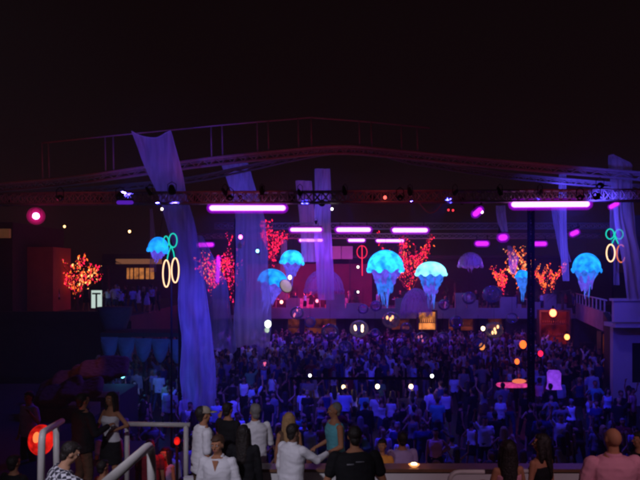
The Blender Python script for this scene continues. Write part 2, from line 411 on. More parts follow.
lattice(o, P(215, 226, 46), P(620, 226, 46), .4, 60, M['steel'], .035, .016)
o = empty('rear_truss', P(250, 236, 54)); tag(o, 'farthest box truss holding the lower row of tube lights', 'truss')
lattice(o, P(180, 236, 54), P(600, 236, 54), .4, 60, M['steel'], .035, .016)

# ---------------------------------------------------------------- tube lights (UV)
M['core'] = emat('uv_tube_core', (1, .42, 1), 2.8)
M['sleeve'] = emat('uv_tube_sleeve', (.5, .0, 1), 2.6)  # glowing see-through shell that imitates the halo round a tube
def halo_mat():
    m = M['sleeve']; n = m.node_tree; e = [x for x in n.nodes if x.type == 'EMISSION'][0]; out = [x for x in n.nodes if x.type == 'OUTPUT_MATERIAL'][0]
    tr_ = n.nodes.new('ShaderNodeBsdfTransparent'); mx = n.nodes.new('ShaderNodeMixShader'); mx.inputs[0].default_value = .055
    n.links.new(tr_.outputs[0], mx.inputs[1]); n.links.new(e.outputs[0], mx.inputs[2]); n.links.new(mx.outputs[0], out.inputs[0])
halo_mat()
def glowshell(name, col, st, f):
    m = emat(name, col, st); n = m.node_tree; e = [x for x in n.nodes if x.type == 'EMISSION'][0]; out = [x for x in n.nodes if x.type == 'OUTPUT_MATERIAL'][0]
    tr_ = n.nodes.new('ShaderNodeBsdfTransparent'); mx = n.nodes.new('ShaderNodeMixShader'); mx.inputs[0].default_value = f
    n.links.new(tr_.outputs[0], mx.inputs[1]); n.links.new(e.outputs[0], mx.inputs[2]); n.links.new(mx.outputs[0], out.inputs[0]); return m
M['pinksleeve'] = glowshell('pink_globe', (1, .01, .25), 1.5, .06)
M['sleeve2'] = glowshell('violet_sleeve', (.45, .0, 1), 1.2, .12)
M['dimcore'] = emat('violet_tube_core', (.8, .03, 1), 1.4)
MAG = (.2, .03, 1.0)
BLUE = (.035, .025, 1.0)
def tube_light(a, b, d, rpx, label, power=0, bright=True, col=BLUE):
    p, q = P(a[0], a[1], d), P(b[0], b[1], d); c = (p+q)/2
    o = empty('tube_light', c); tag(o, label, 'tube light', 'ultraviolet tube lights'); r = rpx*d/F
    p_, q_ = p-c, q-c; t = (q_-p_).normalized()
    Geo().caps(p_+t*r, q_-t*r, r*.85, r*.85, 12).obj('tube', M['core'] if bright else M['dimcore'], o)
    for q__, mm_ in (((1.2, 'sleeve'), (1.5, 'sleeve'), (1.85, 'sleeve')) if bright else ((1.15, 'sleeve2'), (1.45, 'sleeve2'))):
        Geo().caps(p_+t*r, q_-t*r, r*q__, r*q__, 14).obj('diffuser', M[mm_], o)  # nested glowing shells stand in for the halo
    up = Vector((0, 0, 1)) if abs(t.z) < .8 else Vector((0, 1, 0))
    g = Geo(); 
    for e in (.12, .88):
        w_ = p_+(q_-p_)*e; g.tube([w_+up*r*1.2, w_+up*r*3.2], r*.16, 6)
    g.obj('bracket', M['black'], o)
    Geo().tube([p_+up*r*1.5+Vector((0, 0, 0)), q_+up*r*1.5], r*.35, 6).obj('housing', M['black'], o)
    if power:
        l = lamp('uv_light', 'AREA', c+Vector((0, 0, -r*1.6)), power, col, parent=o, shape=((q-p).length, r*2))
        l.rotation_euler = (R(18), 0, 0)
    return o
tube_light((209, 208), (286, 208), 20, 3.0, 'brightest long pink tube light, hanging under the truss left of centre', 470)
tube_light((511, 204.5), (590, 204), 20, 3.3, 'long pink tube light under the truss at the right', 290)
tube_light((290, 229.7), (322, 229.7), 44, 2.1, 'left one of three pink tubes in the rear upper row', 200, True, MAG)
tube_light((336, 229.7), (371, 229.7), 44, 2.4, 'middle one of three pink tubes in the rear upper row', 200, True, MAG)
tube_light((392, 230.2), (428, 230.2), 44, 2.4, 'right one of three pink tubes in the rear upper row, next to the red tree', 200, True, MAG)
tube_light((299, 240.3), (323, 240.3), 53.6, 1.6, 'lowest left small pink tube above the red lit lounge', 160, True, MAG)
tube_light((348, 240.3), (365, 240.3), 53.6, 1.6, 'short small pink tube between the two others of the lower row', 120, True, MAG)
tube_light((376, 240.7), (404, 240.7), 53.6, 1.5, 'small pink tube directly above the largest jellyfish lamp', 160, True, MAG)
tube_light((197, 245), (214, 244.6), 40, 2.2, 'short violet tube right behind the widest sheer drape', 60, False)
tube_light((218.5, 256), (217.5, 283), 40, 2.0, 'upright magenta tube among the red lit branches', 0, False)
tube_light((473, 216), (482, 208), 20, 3.2, 'short tilted violet tube under the truss right of centre', 40, False)
tube_light((475, 243.6), (489, 243.6), 48, 2.6, 'small violet tube left of the round violet lamp', 60, False)
tube_light((498, 238), (508, 237), 42, 3.6, 'stubby violet tube between two smaller ones on the rear truss', 60, False)
tube_light((533, 243.8), (547, 243.8), 48, 2.4, 'small violet tube above the orange lit tree', 60, False)
tube_light((570, 235), (579, 231), 36, 2.6, 'small tilted violet tube beside the narrow blue drape', 40, False)
tube_light((609, 208), (619, 202.5), 22, 2.4, 'short tilted pink tube at the far right end of the truss', 40, False)
M['dimcore2'] = emat('violet_dim', (.14, .02, .7), .6)
o = empty('stage_light', P(125, 202.5, 19.6)); tag(o, 'faint blue strip lamp on the truss left of the widest drape', 'lamp')
Geo().caps((-.2, 0, 0), (.2, 0, 0), .06, .06).obj('tube', M['dimcore2'], o); Geo().tube([(-.25, 0, .09), (.25, 0, .09)], .03).obj('housing', M['black'], o)

# ---------------------------------------------------------------- par cans
def par_can(p, target, col, power, label, r=.11, emitcol=None, es=0, spot=50, group='stage spotlights'):
    p = Vector(p); o = empty('spotlight', p); tag(o, label, 'spotlight', group)
    dvec = (Vector(target)-p).normalized(); q = dvec.to_track_quat('-Z', 'Y').to_matrix()
    g = Geo(); rings = []
    for z, rr in ((.22, r*.35), (.20, r*.6), (.12, r*.85), (0, r), (-.06, r*1.05), (-.06, r*.9), (.0, r*.86)):
        rings.append([q @ Vector((rr*math.cos(2*math.pi*k/14), rr*math.sin(2*math.pi*k/14), z)) for k in range(14)])
    g.rings(rings, cap=False); g.obj('can', M['black'], o)
    if emitcol:
        m = emat('lens_'+str(round(es)), emitcol, es)
        Geo().ell((0, 0, 0), (r*.88, r*.88, r*.25), 12, 7, rot=q).obj('lens', m, o)
    Geo().tube([(-r*1.15, 0, 0), (-r*1.15, 0, .2), (0, 0, .28), (r*1.15, 0, .2), (r*1.15, 0, 0)], .012, 6).obj('yoke', M['black'], o)
    if power: lamp('beam', 'SPOT', p+dvec*.3, power, col, parent=o, target=p+dvec*5, size=r, spot=spot, blend=.9)
    return o
VIO = (.085, .065, 1.0)
par_can(P(172, 191, 19.3), P(190, 330, 24), VIO, 1900, 'black can on the truss aimed at the lower half of the widest drape', spot=50)
par_can(P(120, 196, 19.5), P(160, 160, 24), VIO, 1700, 'black can on the truss aimed up at the top of the widest drape', spot=60)
par_can(P(243, 203, 20.7), P(252, 270, 34), VIO, 6200, 'black can on the truss above the left pink tube, aimed at the second drape', spot=34)
par_can(P(322, 203, 20.7), P(315, 225, 44), VIO, 7500, 'black can at the middle of the truss aimed at the two small rear drapes', spot=26)
par_can(P(560, 203, 20.7), P(566, 230, 32), VIO, 13000, 'black can on the truss over the right pink tube, aimed at the narrow drape', spot=40)
par_can(P(596, 196, 18.9), P(628, 230, 25), VIO, 420, 'black can near the right end of the truss aimed at the edge drape', spot=75)
par_can(P(36, 216, 19.8), P(5, 200, 0)+Vector((0, 0, -1)), (1, .05, .25), 90, 'dazzling magenta floodlight hanging alone at the far left', .12, (1, .25, .7), 14, 120)
o = bpy.data.objects['spotlight']
for q in list(bpy.data.objects):
    if q.get('label', '').startswith('dazzling'): [Geo().ell((0, 0, 0), (e_, e_, e_), 24, 15).obj('diffuser_globe', M['pinksleeve'], q) for e_ in (.15, .18, .22, .27)]  # glowing shells imitate the magenta halo round the lamp
rs = random.Random(21)
for i, (px, tx, ty, pw, sp, e) in enumerate(((150, 300, 24, 420, 26, 'first from the left'), (225, 345, 30, 700, 24, 'second from the left'), (262, 260, 20, 260, 28, 'third from the left'), (300, 380, 36, 900, 24, 'just left of the middle'), (345, 400, 19, 220, 28, 'just right of the middle'), (410, 440, 27, 420, 22, 'third from the right'), (455, 330, 44, 1300, 26, 'second from the right'), (500, 590, 24, 230, 26, 'left of the right pink tube'), (540, 470, 42, 700, 22, 'over the right pink tube'))):
    par_can(P(px, 193, 19.6), (X(tx, ty), ty, 1.2), (.035, .03, 1), pw*7.5, 'black can throwing blue light down on the crowd, '+e, .062, spot=sp)  # cans added for uneven blue light on the crowd
RED = (1, .06, .10)
par_can(P(240, 197, 31.8), P(238, 174, 34), VIO, 240, 'black can under the roof beam aimed at the top of the second drape', .09, spot=110)  # this can and the next three are added to brighten the drape tops
par_can(P(316, 222, 42.5), P(314, 190, 45.5), VIO, 420, 'black can on the rear truss aimed up at the rear drapes', .09, spot=100)
par_can(P(558, 200, 30), P(563, 186, 32), VIO, 150, 'black can under the roof beam aimed at the top of the narrow drape', .09, spot=90)
par_can(P(600, 186, 20.6), P(622, 172, 27), VIO, 900, 'black can on top of the truss aimed at the top of the edge drape', spot=40)
for i, (a, b, e) in enumerate(((8, 214, 'at the far left'), (100, 212, 'left of the widest drape'), (196, 211, 'between the left drapes'), (292, 210, 'left of the roof peak'), (372, 210, 'right of the roof peak'), (462, 212, 'right of the middle'), (556, 214, 'above the right pink tube'))):
    par_can(P(a, b-12, 22), P(a+6, 120, 25.5), RED, 24 if 350 < a < 500 else 44, 'black can lighting the roof beam red '+e, .09, spot=82)  # added lamps that redden the roof beams
for i, (a, e) in enumerate(((60, 'left'), (230, 'middle left'), (400, 'middle right'), (580, 'right'))):
    par_can(P(a, 198, 16.5), P(a, 192, 20), RED, 50, 'black can before the truss washing it red, the '+e+' one', .08, spot=75)  # added to turn the truss red from in front
for (a, b, d, col, s, r, lab) in ((332, 209, 20, (1, .95, 1), 8, .035, 'tiny white lamp below the truss near the middle'), (162, 209, 21, (1, .8, .6), 6, .04, 'tiny warm white lamp below the truss, left of the widest drape'),
        (240.5, 237, 30, (1, .1, .5), 9, .09, 'small pink lamp seen through the second drape'), (257.5, 251, 33, (.2, .7, 1), 7, .08, 'small cyan lamp on the right edge of the second drape'),
        (64.5, 226.5, 40, (1, .55, .2), 5, .07, 'small amber lamp above the fiery tree'), (129.5, 231.5, 42, (1, .5, .2), 7, .08, 'small amber lamp above the lit ledge'),
        (448.5, 210, 21, (1, .03, .05), 3, .03, 'left of two tiny red lamps below the truss'), (453, 210.3, 21, (1, .03, .05), 3, .03, 'right of two tiny red lamps below the truss'),
        (482, 212, 20, (1, .7, .9), 6, .04, 'tiny white lamp at the end of the short tilted violet tube'), (385, 197.5, 19.7, (1, .1, .08), 3, .05, 'small red lamp inside the truss lacing'),
        (317, 301, 53, (1, .2, .3), 4, .12, 'pink table lamp in the red lit lounge, right'), (281.5, 302, 53, (1, .3, .25), 6, .13, 'pink table lamp in the red lit lounge, beside the disc lamp'),
        (268, 324, 38, (.9, 1, .75), 9, .2, 'large pale green white lamp low beside the second drape'), (267, 330, 38, (.6, .8, .5), 2, .14, 'dimmer lamp right under the pale green one'),
        (358, 292, 50, (1, .9, .8), 5, .08, 'small white lamp left of the largest jellyfish'), (358, 267, 52, (1, .9, .8), 4, .1, 'small white lamp on the red ring sign'),
        (483, 328.5, 44, (1, .7, .35), 8, .13, 'bright yellow lamp in the far crowd right of centre'), (122.5, 375.5, 24, (.2, .8, 1), 4, .09, 'small cyan lamp among the people under the blue drapery'),
        (553, 313, 46, (1, .12, .05), 10, .24, 'bright orange red lamp over the red booth'), (567, 337, 40, (1, .3, .08), 4, .16, 'orange flame lamp right of the red booth')):
    o = empty('small_lamp', P(a, b, d)); tag(o, lab, 'lamp', 'small lamps')
    Geo().ell((0, 0, 0), (r, r, r*1.15), 12, 9).obj('bulb', emat('bulb', col, s), o)
    Geo().tube([(0, 0, r), (0, 0, r*2.2)], r*.3, 6).obj('cap', M['black'], o)
# lights that those lamps give, and some added ones without a fixture
lamp('lounge_light', 'POINT', P(300, 296, 54.5), 330, (1, .03, .14), size=.3)
lamp('lounge_light', 'POINT', P(300, 284, 50), 110, (1, .03, .2), size=.3)  # added before the parapet to redden its front
lamp('lounge_light', 'POINT', P(270, 285, 55), 260, (1, .03, .14), size=.3)
lamp('lounge_light', 'POINT', P(335, 290, 55.5), 260, (1, .04, .2), size=.3)
lamp('lounge_light', 'POINT', P(415, 280, 55.2), 330, (1, .03, .22), size=.3)
lamp('booth_light', 'POINT', P(553, 318, 46), 50, (1, .08, .03), size=.3)
lamp('bar_light', 'POINT', P(122, 368, 24.5), 30, (.08, .5, 1), size=.2)
lamp('bar_light', 'POINT', P(140, 372, 26), 22, (.08, .4, 1), size=.2)
lamp('bar_light', 'POINT', P(128, 276, 39.6), 26, (.05, .06, 1), size=.2)  # added to light the people on the left terrace blue
lamp('wall_light', 'POINT', P(37, 262, 39), 13, (1, .02, .06), size=.3)
lamp('pale_light', 'POINT', P(262, 326, 36), 5, (.8, .9, .8), size=.2)
# unseen area lights, without tubes, wash the mezzanine and corner building violet
lamp('gallery_light', 'AREA', P(500, 262, 49), 60, (.35, .08, 1), shape=(9, .3), target=P(500, 300, 53))
lamp('gallery_light', 'AREA', P(600, 230, 26), 45, (.18, .1, 1), shape=(1, .3), target=P(622, 320, 30))
# two added floodlights, unseen behind the camera, to light the people on the terrace
for i, (x_, tx) in enumerate(((-3.2, -1.8), (4.2, 3.5))):
    par_can((x_, -1, 11.5), (tx, 8.7, 3.1), [(.84, .78, 1), (1, .6, .78)][i], [2300, 1000][i], ['white housed floodlight on the post above the left end of the terrace', 'white housed floodlight on the post above the right end of the terrace'][i], .15, spot=32)
    o = empty('lamp_post', (x_, -1.3, 0)); tag(o, 'black post carrying the terrace floodlight, '+('left one' if i == 0 else 'right one'), 'post')
    Geo().tube([(0, 0, 0.02), (0, 0, 11.7), (0, .3, 11.8)], .05).obj('pole', M['black'], o)

# ---------------------------------------------------------------- drapes
M['sheer'] = sheer('sheer_white_mesh', (.75, .74, .78), .42)
M['sheer2'] = sheer('sheer_white_mesh_fine', (.7, .68, .75), .55, 4)
def drape(rows, d, label, mat, sag=.25, nx=22, folds=3, amp=.05, top_sag=0, hem=None, dy=0):
    """rows: (py, left px, right px) from the top down"""
    base = P((rows[0][1]+rows[0][2])/2, rows[0][0], d); o = empty('sheer_drape', base); tag(o, label, 'drape', 'sheer mesh drapes')
    ny = 60; rings = []
    ys = [r_[0] for r_ in rows]
    for i in range(ny+1):
        y = ys[0]+(ys[-1]-ys[0])*i/ny
        l = float(np.interp(y, ys, [r_[1] for r_ in rows])); r_ = float(np.interp(y, ys, [q[2] for q in rows]))
        ring = []
        for j in range(nx+1):
            u = j/nx; p = P(l+(r_-l)*u+(r_-l)*.07*noise.noise(Vector((u*2.2, y*.028, d*3))), y, d)
            p.y += .22*noise.noise(Vector((u*2.5, y*.022+7, d)))
            ph = noise.noise(Vector((u*3+d, y*.01, 3)))*2
            p.y += amp*math.sin(u*math.pi*2*folds+ph+y*.01)+sag*math.sin(math.pi*i/ny)+dy*i/ny
            p.x += amp*.3*math.sin(u*9+y*.03)
            if top_sag: p.z -= top_sag*math.sin(math.pi*u)*max(0, 1-i/14)
            if hem: p.z += hem*noise.noise(Vector((u*4, d, 0)))*max(0, (i-ny+8)/8)
            ring.append(p-base)
        rings.append(ring)
    Geo().rings(rings, cap=False, closed=False).obj('cloth', mat, o)
    a, b = Vector(rings[0][0]), Vector(rings[0][-1])
    Geo().tube([Vector(q) for q in rings[0]], .022, 6).obj('top_hem', mat, o)
    Geo().tube([Vector(r__[-1]) for r__ in rings], .014, 5).obj('side_hem', mat, o); Geo().tube([Vector(r__[0]) for r__ in rings], .014, 5).obj('side_hem', mat, o)
    return o
drape([(131, 131, 171), (150, 139, 176), (192, 155, 184.5), (220, 165, 192), (250, 173, 198), (270, 176.5, 202), (320, 178.5, 209), (360, 181, 213), (420, 184, 217)], 24, 'widest and nearest sheer violet drape, hung left from the roof down to the terrace', M['sheer'], top_sag=.25, folds=2, amp=.04, nx=30)
drape([(163.5, 221.5, 248.5), (192, 231, 256), (220, 235.5, 265), (300, 235, 271), (346, 232, 270)], 34, 'second sheer violet drape, hanging behind the left pink tube with a frayed foot', M['sheer'], folds=2, amp=.05, hem=.35)
drape([(236, 196, 202), (280, 200, 226), (330, 206, 233), (350, 207, 236)], 30, 'faint loose sheer cloth between the two large left drapes', M['sheer2'], folds=2, amp=.08, hem=.4)
drape([(181, 296, 311.5), (205, 298, 313), (226, 300, 316), (262, 302, 318)], 46.5, 'left one of the two small rear drapes above the upper tube row', M['sheer'], amp=.05)
drape([(169, 315, 330), (200, 315, 330), (226, 314, 331), (270, 316, 334), (300, 318, 334)], 45, 'right one of the two small rear drapes, a little taller', M['sheer'], amp=.05)
drape([(175, 559, 566), (205, 561.5, 568), (240, 562, 569), (281, 563, 569)], 32, 'narrow bright blue drape strip left of the right jellyfish', M['sheer'], amp=.02)
drape([(208, 552, 560), (230, 557, 566), (262, 562, 571)], 34, 'dim slanting sheer cloth behind the narrow drape strip', M['sheer2'], amp=.06)
drape([(155, 611, 613), (163, 612, 633), (200, 614, 636), (250, 623, 642), (300, 628, 650)], 27, 'broad violet drape at the right edge above the balcony parapet', M['sheer'], amp=.06, folds=3)
drape([(160, 613, 624), (200, 613, 622), (230, 613, 622), (285, 614, 620)], 33, 'thin sheer strip behind the right cherry sign', M['sheer2'], amp=.05)
drape([(206, 496, 505), (222, 499, 508), (232, 502, 508)], 40, 'short blue rag of cloth under the truss left of the right pink tube', M['sheer'], amp=.05)
drape([(209, 150, 152), (240, 149, 154), (272, 149, 156)], 36, 'pointed thin drape behind the left jellyfish', M['sheer2'], amp=.02)
drape([(240, 281, 287), (300, 279, 288)], 50, 'narrow violet cloth hanging by the small jellyfish', M['sheer2'], amp=.05)
drape([(246, 508, 511), (258, 510, 520), (274, 511, 515)], 49, 'pale cloth hanging beside the orange lit tree', M['sheer'], amp=.05)

# ---------------------------------------------------------------- jellyfish lamps
M['cy_hot'] = emat('jelly_cyan_hot', (.015, .34, 1), 1.9, True, vary=(1.8, .35, 2.3))
M['cy'] = emat('jelly_cyan', (.01, .26, 1), 1.5, True, vary=(2, .4, 2.0))
M['cy_white'] = emat('jelly_white', (.22, .75, 1), 2.2, True, vary=(1.3, .35, 1.6))
M['vio'] = emat('jelly_violet', (.14, .09, .9), .95, vary=(2.5, .5, 1.4))
M['bluev'] = emat('jelly_blue', (.04, .2, 1), 1.0, vary=(2.5, .5, 1.4))
M['jdim'] = sheer('jelly_unlit', (.5, .45, .6), .55)
def jelly(px, py, w_, h, total, d, label, bell='cy', skirt='vio', arms='vio', tilt=0, seed=0, unlit=False):
    """bell centre px, rim py; w_ = rim width, h = bell height, total = rim to tentacle tips (pixels)"""
    k = d/F; o = empty('jellyfish_lamp', P(px, py, d)); tag(o, label, 'hanging lamp', 'jellyfish lamps'); rg = random.Random(seed)
    rx = w_/2*k; hz = h*k; ht = total*k; n = 48
    rings = []
    for i in range(13):
        a = R(88-88*i/12); rr = rx*math.cos(a); z = hz*math.sin(a)
        ring = []
        for j in range(n):
            b = 2*math.pi*j/n; s = 1+.03*math.cos(8*b)*(i/12)
            ring.append((rr*s*math.cos(b), rr*s*math.sin(b), z+.02*math.sin(8*b)*i/12))
        rings.append(ring)
    for q, (s0, z) in enumerate(((1.05, -.06), (1.06, -.16), (.97, -.24))):    # rolled, scalloped rim
        rings.append([(rx*(s0+.04*math.sin(11*2*math.pi*j/n+seed))*math.cos(2*math.pi*j/n), rx*(s0+.04*math.sin(11*2*math.pi*j/n+seed))*math.sin(2*math.pi*j/n), hz*z*(1+.5*math.sin(9*2*math.pi*j/n+seed))) for j in range(n)])
    Geo().rings(rings, cap=False).obj('bell', M[bell], o)
    Geo().tube([(0, 0, hz*.98), (0, 0, hz+.9)], .012, 5).obj('wire', M['black'], o)
    if ht > 0:
        for c in range(2 if not unlit else 1):       # gathered skirts under the bell
            rings = []; r0 = rx*(.88-.22*c); L = ht*(.36+.2*c)
            for i in range(9):
                u = i/8; ring = []
                for j in range(n):
                    b = 2*math.pi*j/n; ruf = 1+.13*math.sin((7+3*c)*b+seed)*(.4+u)+.08*noise.noise(Vector((math.cos(b)*2, math.sin(b)*2, u*3+seed)))
                    ruf += .22*noise.noise(Vector((math.cos(b)*3.3, math.sin(b)*3.3, u*5+seed*3))); rr = r0*(1-.45*u)*ruf; jag = ht*.3*noise.noise(Vector((math.cos(b)*3, math.sin(b)*3, seed)))*u
                    ring.append((rr*math.cos(b), rr*math.sin(b), -hz*.1-L*u+jag))
                rings.append(ring)
            Geo().rings(rings, cap=False).obj('skirt', M[skirt] if c == 0 else M[arms], o)
        nt_ = 17 if not unlit else 5
        for t_ in range(nt_):                        # ribbon tentacles
            b = 2*math.pi*t_/nt_; r0 = rx*(.2+.22*rg.random()); L = ht*(.72+.28*rg.random()); wd = rx*(.05+.06*rg.random()); ph = rg.random()*6
            pts = []; m_ = 14
            for i in range(m_+1):
                u = i/m_; a = b+.5*math.sin(u*5+ph)
                rr = r0*(1-.55*u); ww = wd*(1-.75*u)*(1+.35*math.sin(u*17+ph))
                cx, cyy = rr*math.cos(a), rr*math.sin(a); z = -hz*.1-L*u
                q = Vector((-math.sin(a+u*2), math.cos(a+u*2), 0))*ww
                pts.append([Vector((cx, cyy, z))-q, Vector((cx, cyy, z))+q*.2+Vector((math.cos(a), math.sin(a), 0))*ww*.4, Vector((cx, cyy, z))+q])
            Geo().rings(pts, cap=False, closed=False).obj('tentacle', M[arms] if t_ % 3 else M[skirt], o)
    o.rotation_euler = (0, R(tilt), 0)
    return o
jelly(385.5, 267, 35, 17, 41, 49.0, 'largest cyan jellyfish lamp with layered violet skirts', 'cy_hot', 'vio', 'bluev', seed=1)
jelly(431, 272.5, 30, 11, 36, 49.5, 'jellyfish lamp with near white bell, right of the largest one', 'cy_white', 'bluev', 'vio', seed=2)
jelly(292, 261, 23, 11, 25, 48, 'small cyan jellyfish lamp above the red lit lounge', 'cy_hot', 'vio', 'vio', tilt=4, seed=3)
jelly(273, 281, 29, 12, 34, 44, 'leaning jellyfish lamp with cyan cap next to the second drape', 'cy', 'vio', 'vio', tilt=14, seed=4)
jelly(586.5, 268, 27, 15, 30, 42, 'right jellyfish lamp over the slanting gallery balcony', 'cy', 'bluev', 'vio', seed=5)
jelly(522.5, 276, 14, 6, 26, 49, 'smallest cyan jellyfish lamp, standing before the orange lit tree', 'cy', 'bluev', 'bluev', seed=6)
jelly(158, 249, 20, 12, 14, 28, 'blue jellyfish lamp behind the left cherry sign', 'cy', 'vio', 'vio', tilt=8, seed=7)
jelly(470.5, 264, 24, 12, 8, 50, 'dim unlit jellyfish shade above the dark mezzanine group', 'jdim', 'jdim', 'jdim', seed=8, unlit=True)
jelly(324, 288, 38, 19, 4, 47, 'wide clear unlit jellyfish dome in front of the red lounge', 'jdim', 'jdim', 'jdim', seed=9, unlit=True)
jelly(416, 309, 30, 21, 3, 48, 'pale violet unlit dome on the parapet between the two brightest jellyfish', 'jdim', 'jdim', 'jdim', seed=10, unlit=True)
o = empty('disc_lamp', P(286, 286, 43)); tag(o, 'tilted pale yellow disc lamp under the leaning jellyfish', 'lamp')
mm = pmat('disc_face', (.5, .45, .3), .5, emit=((1, .75, .35), .28))
q = Matrix.Rotation(R(62), 3, 'X') @ Matrix.Rotation(R(35), 3, 'Y')
Geo().ell((0, 0, 0), (.46, .46, .1), 24, 9, rot=q).obj('face', mm, o); Geo().tube([q @ Vector((.47*math.cos(a*.3), .47*math.sin(a*.3), -.03)) for a in range(21)], .035, 6, closed=True).obj('rim', M['black'], o)
Geo().ell((.27, -.1, .58), (.13, .13, .16)).obj('bulb', emat('disc_bulb', (1, .85, .45), 2.5), o)

# ---------------------------------------------------------------- neon
M['n_teal'] = emat('neon_teal', (.01, .55, .45), 1.3); M['n_warm'] = emat('neon_warm', (1, .55, .32), 2.2); M['n_red'] = emat('neon_red', (1, .02, .08), 1.4)
M['n_pink'] = emat('neon_peach', (1, .22, .10), .9)
def ring_pts(c, rx, rz, n=22, a0=0, a1=360): return [Vector((c[0]+rx*math.cos(R(a0+(a1-a0)*i/n)), c[1], c[2]+rz*math.sin(R(a0+(a1-a0)*i/n)))) for i in range(n+(a1-a0 < 360))]
def cherry_sign(d, leaves, stems, rings, label, r, broken=None, teal='n_teal'):
    c = P(rings[0][0], rings[0][1], d); o = empty('cherry_sign', Vector((c.x+.1, c.y, 0))); tag(o, label, 'neon sign', 'neon cherry signs'); k = d/F
    L = lambda px, py: P(px, py, d)-o.location
    for (px, py, a, b) in leaves: Geo().tube(ring_pts(L(px, py), a*k, b*k), r, 8, closed=True).obj('leaf', M[teal], o)
    for s in stems: Geo().tube([L(*p) for p in s], r, 8).obj('stem', M[teal], o)
    for i, (px, py, a, b) in enumerate(rings):
        if broken and i == 1: Geo().tube(ring_pts(L(px, py), a*k, b*k, 20, 50, 335), r, 8).obj('cherry', M['n_pink'], o)
        else: Geo().tube(ring_pts(L(px, py), a*k, b*k), r, 8, closed=True).obj('cherry', M['n_warm'], o)
    top_ = L(rings[0][0], leaves[0][1]); 
    Geo().tube([(0.05, .12, .02), (0.05, .12, top_.z)], .035, 8).obj('pole', M['black'], o)
    return o
cherry_sign(22, [(166, 242, 2.6, 5.8), (173, 240.5, 4, 7)], [[(167, 260), (168.5, 253), (171, 246), (173, 247)], [(174.5, 258), (173.5, 252), (171, 246), (169, 244)]], [(166.3, 273.5, 3.4, 13.5), (175.2, 270.3, 3.6, 12.3)], 'narrow neon sign of two cherries with teal leaves overlapping the widest drape', .022)
cherry_sign(30, [(610, 234, 4, 5), (619, 234.3, 4, 4.8)], [[(612, 244), (613.5, 240), (616, 237)], [(618.5, 244), (616.5, 240), (614, 236)]], [(610.7, 253, 4.2, 8.6), (621, 253.5, 4.2, 8.8)], 'neon sign of two cherries with teal leaves at the right edge', .03, broken=True)
o = empty('ring_sign', P(362, 252, 51)); tag(o, 'thin red neon ring with a glowing upright stalk, left of the largest jellyfish', 'neon sign')
Geo().tube(ring_pts((0, 0, 0), .4, .5), .035, 6, closed=True).obj('ring', M['n_red'], o); Geo().tube([(0, 0, .5), (.02, 0, -1.9)], .045, 6).obj('stalk', M['n_red'], o)

# ---------------------------------------------------------------- trees wound with red bulbs
M['b_red'] = emat('bulb_red', (1, .012, .06), 2.4); M['b_or'] = emat('bulb_orange', (1, .13, .02), 2.4); M['b_pk'] = emat('bulb_pink', (1, .02, .25), 2.2)
M['b_hot'] = emat('bulb_hot', (1, .4, .12), 3)
def lit_tree(px, ybase, ytop, wpx, d, label, mats, zbase, seed, nb=9, density=1.0, spread=1.0, bs=.05):
    rg = random.Random(seed); k = d/F; H = (Zp(ytop, d)-zbase); W = wpx*k/2
    o = empty('lit_tree', (X(px, d), d, zbase)); tag(o, label, 'tree', 'trees wound with red fairy lights')
    zs = max(.4, Zp(ybase, d)-zbase)
    tk = [(0, 0, 0), (rg.uniform(-.06, .06), .03, zs*.6), (0, 0, zs+.2)]
    Geo().tube(tk, [.16, .12, .10], 9).obj('trunk', M['bark'], o)
    paths = []
    def grow(p, dirv, L, r, lev):
        pts = [p]; dv = dirv.normalized(); n = 6
        for i in range(n):
            dv = (dv+Vector((rg.uniform(-.25, .25), rg.uniform(-.25, .25), rg.uniform(-.08, .22)))).normalized()
            pts.append(pts[-1]+dv*L/n)
        paths.append((pts, r))
        if lev > 0:
            for i in range(3):
                j = rg.randint(2, 6); grow(pts[j], (dv+Vector((rg.uniform(-.9, .9), rg.uniform(-.7, .7), rg.uniform(-.2, .7)))), L*rg.uniform(.4, .6), r*.55, lev-1)
    for i in range(nb):
        a = 2*math.pi*i/nb+rg.uniform(-.3, .3); s = rg.uniform(.3, 1)
        grow(Vector((0, 0, zs*rg.uniform(.7, 1.05))), Vector((math.cos(a)*W*s*spread, math.sin(a)*W*.7*s, (H-zs)*rg.uniform(.4, 1.0))), math.hypot(W*s, (H-zs)*.75)*rg.uniform(.7, 1), .05, 2)
    g = Geo(); bulbs = [Geo() for _ in mats]
    for pts, r in paths:
        g.tube(pts, [r*(1-.7*i/6) for i in range(7)], 5)
        for i in range(len(pts)-1):
            m_ = max(1, int(density*(pts[i+1]-pts[i]).length/.12))
            for q in range(m_):
                if rg.random() < .35: continue
                p = pts[i].lerp(pts[i+1], (q+rg.random())/m_)+Vector((rg.gauss(0, .05), rg.gauss(0, .05), rg.gauss(0, .05)))
                s = bs*rg.choice((.3, .35, .45, .6, 1.1)); b = bulbs[min(len(mats)-1, int(abs(rg.gauss(0, .9))*len(mats)/1.6))]
                mq = Matrix.Rotation(rg.uniform(-.9, .9), 3, 'Y'); b.add([p+(mq @ Vector(v))*s for v in ((1, 0, 0), (-1, 0, 0), (0, 1, 0), (0, -1, 0), (0, 0, 2.2), (0, 0, -2.2))], [(0, 2, 4), (2, 1, 4), (1, 3, 4), (3, 0, 4), (2, 0, 5), (1, 2, 5), (3, 1, 5), (0, 3, 5)])
    g.obj('crown', M['bark'], o)
    for b, m_ in zip(bulbs, mats):
        if b.v: tag(b.obj('fairy_lights', M[m_], o, False), kind='stuff')
    return o
lit_tree(77, 300, 260, 40, 44, 'fiery orange lit tree on the dark left terrace', ['b_red', 'b_or', 'b_red', 'b_or', 'b_hot'], 3.65, 1, 10, .7)
lit_tree(211, 292, 250, 20, 46, 'red lit tree between the widest drape and the upright magenta tube', ['b_red', 'b_or', 'b_red'], 2.88, 2, 8, 1.0)
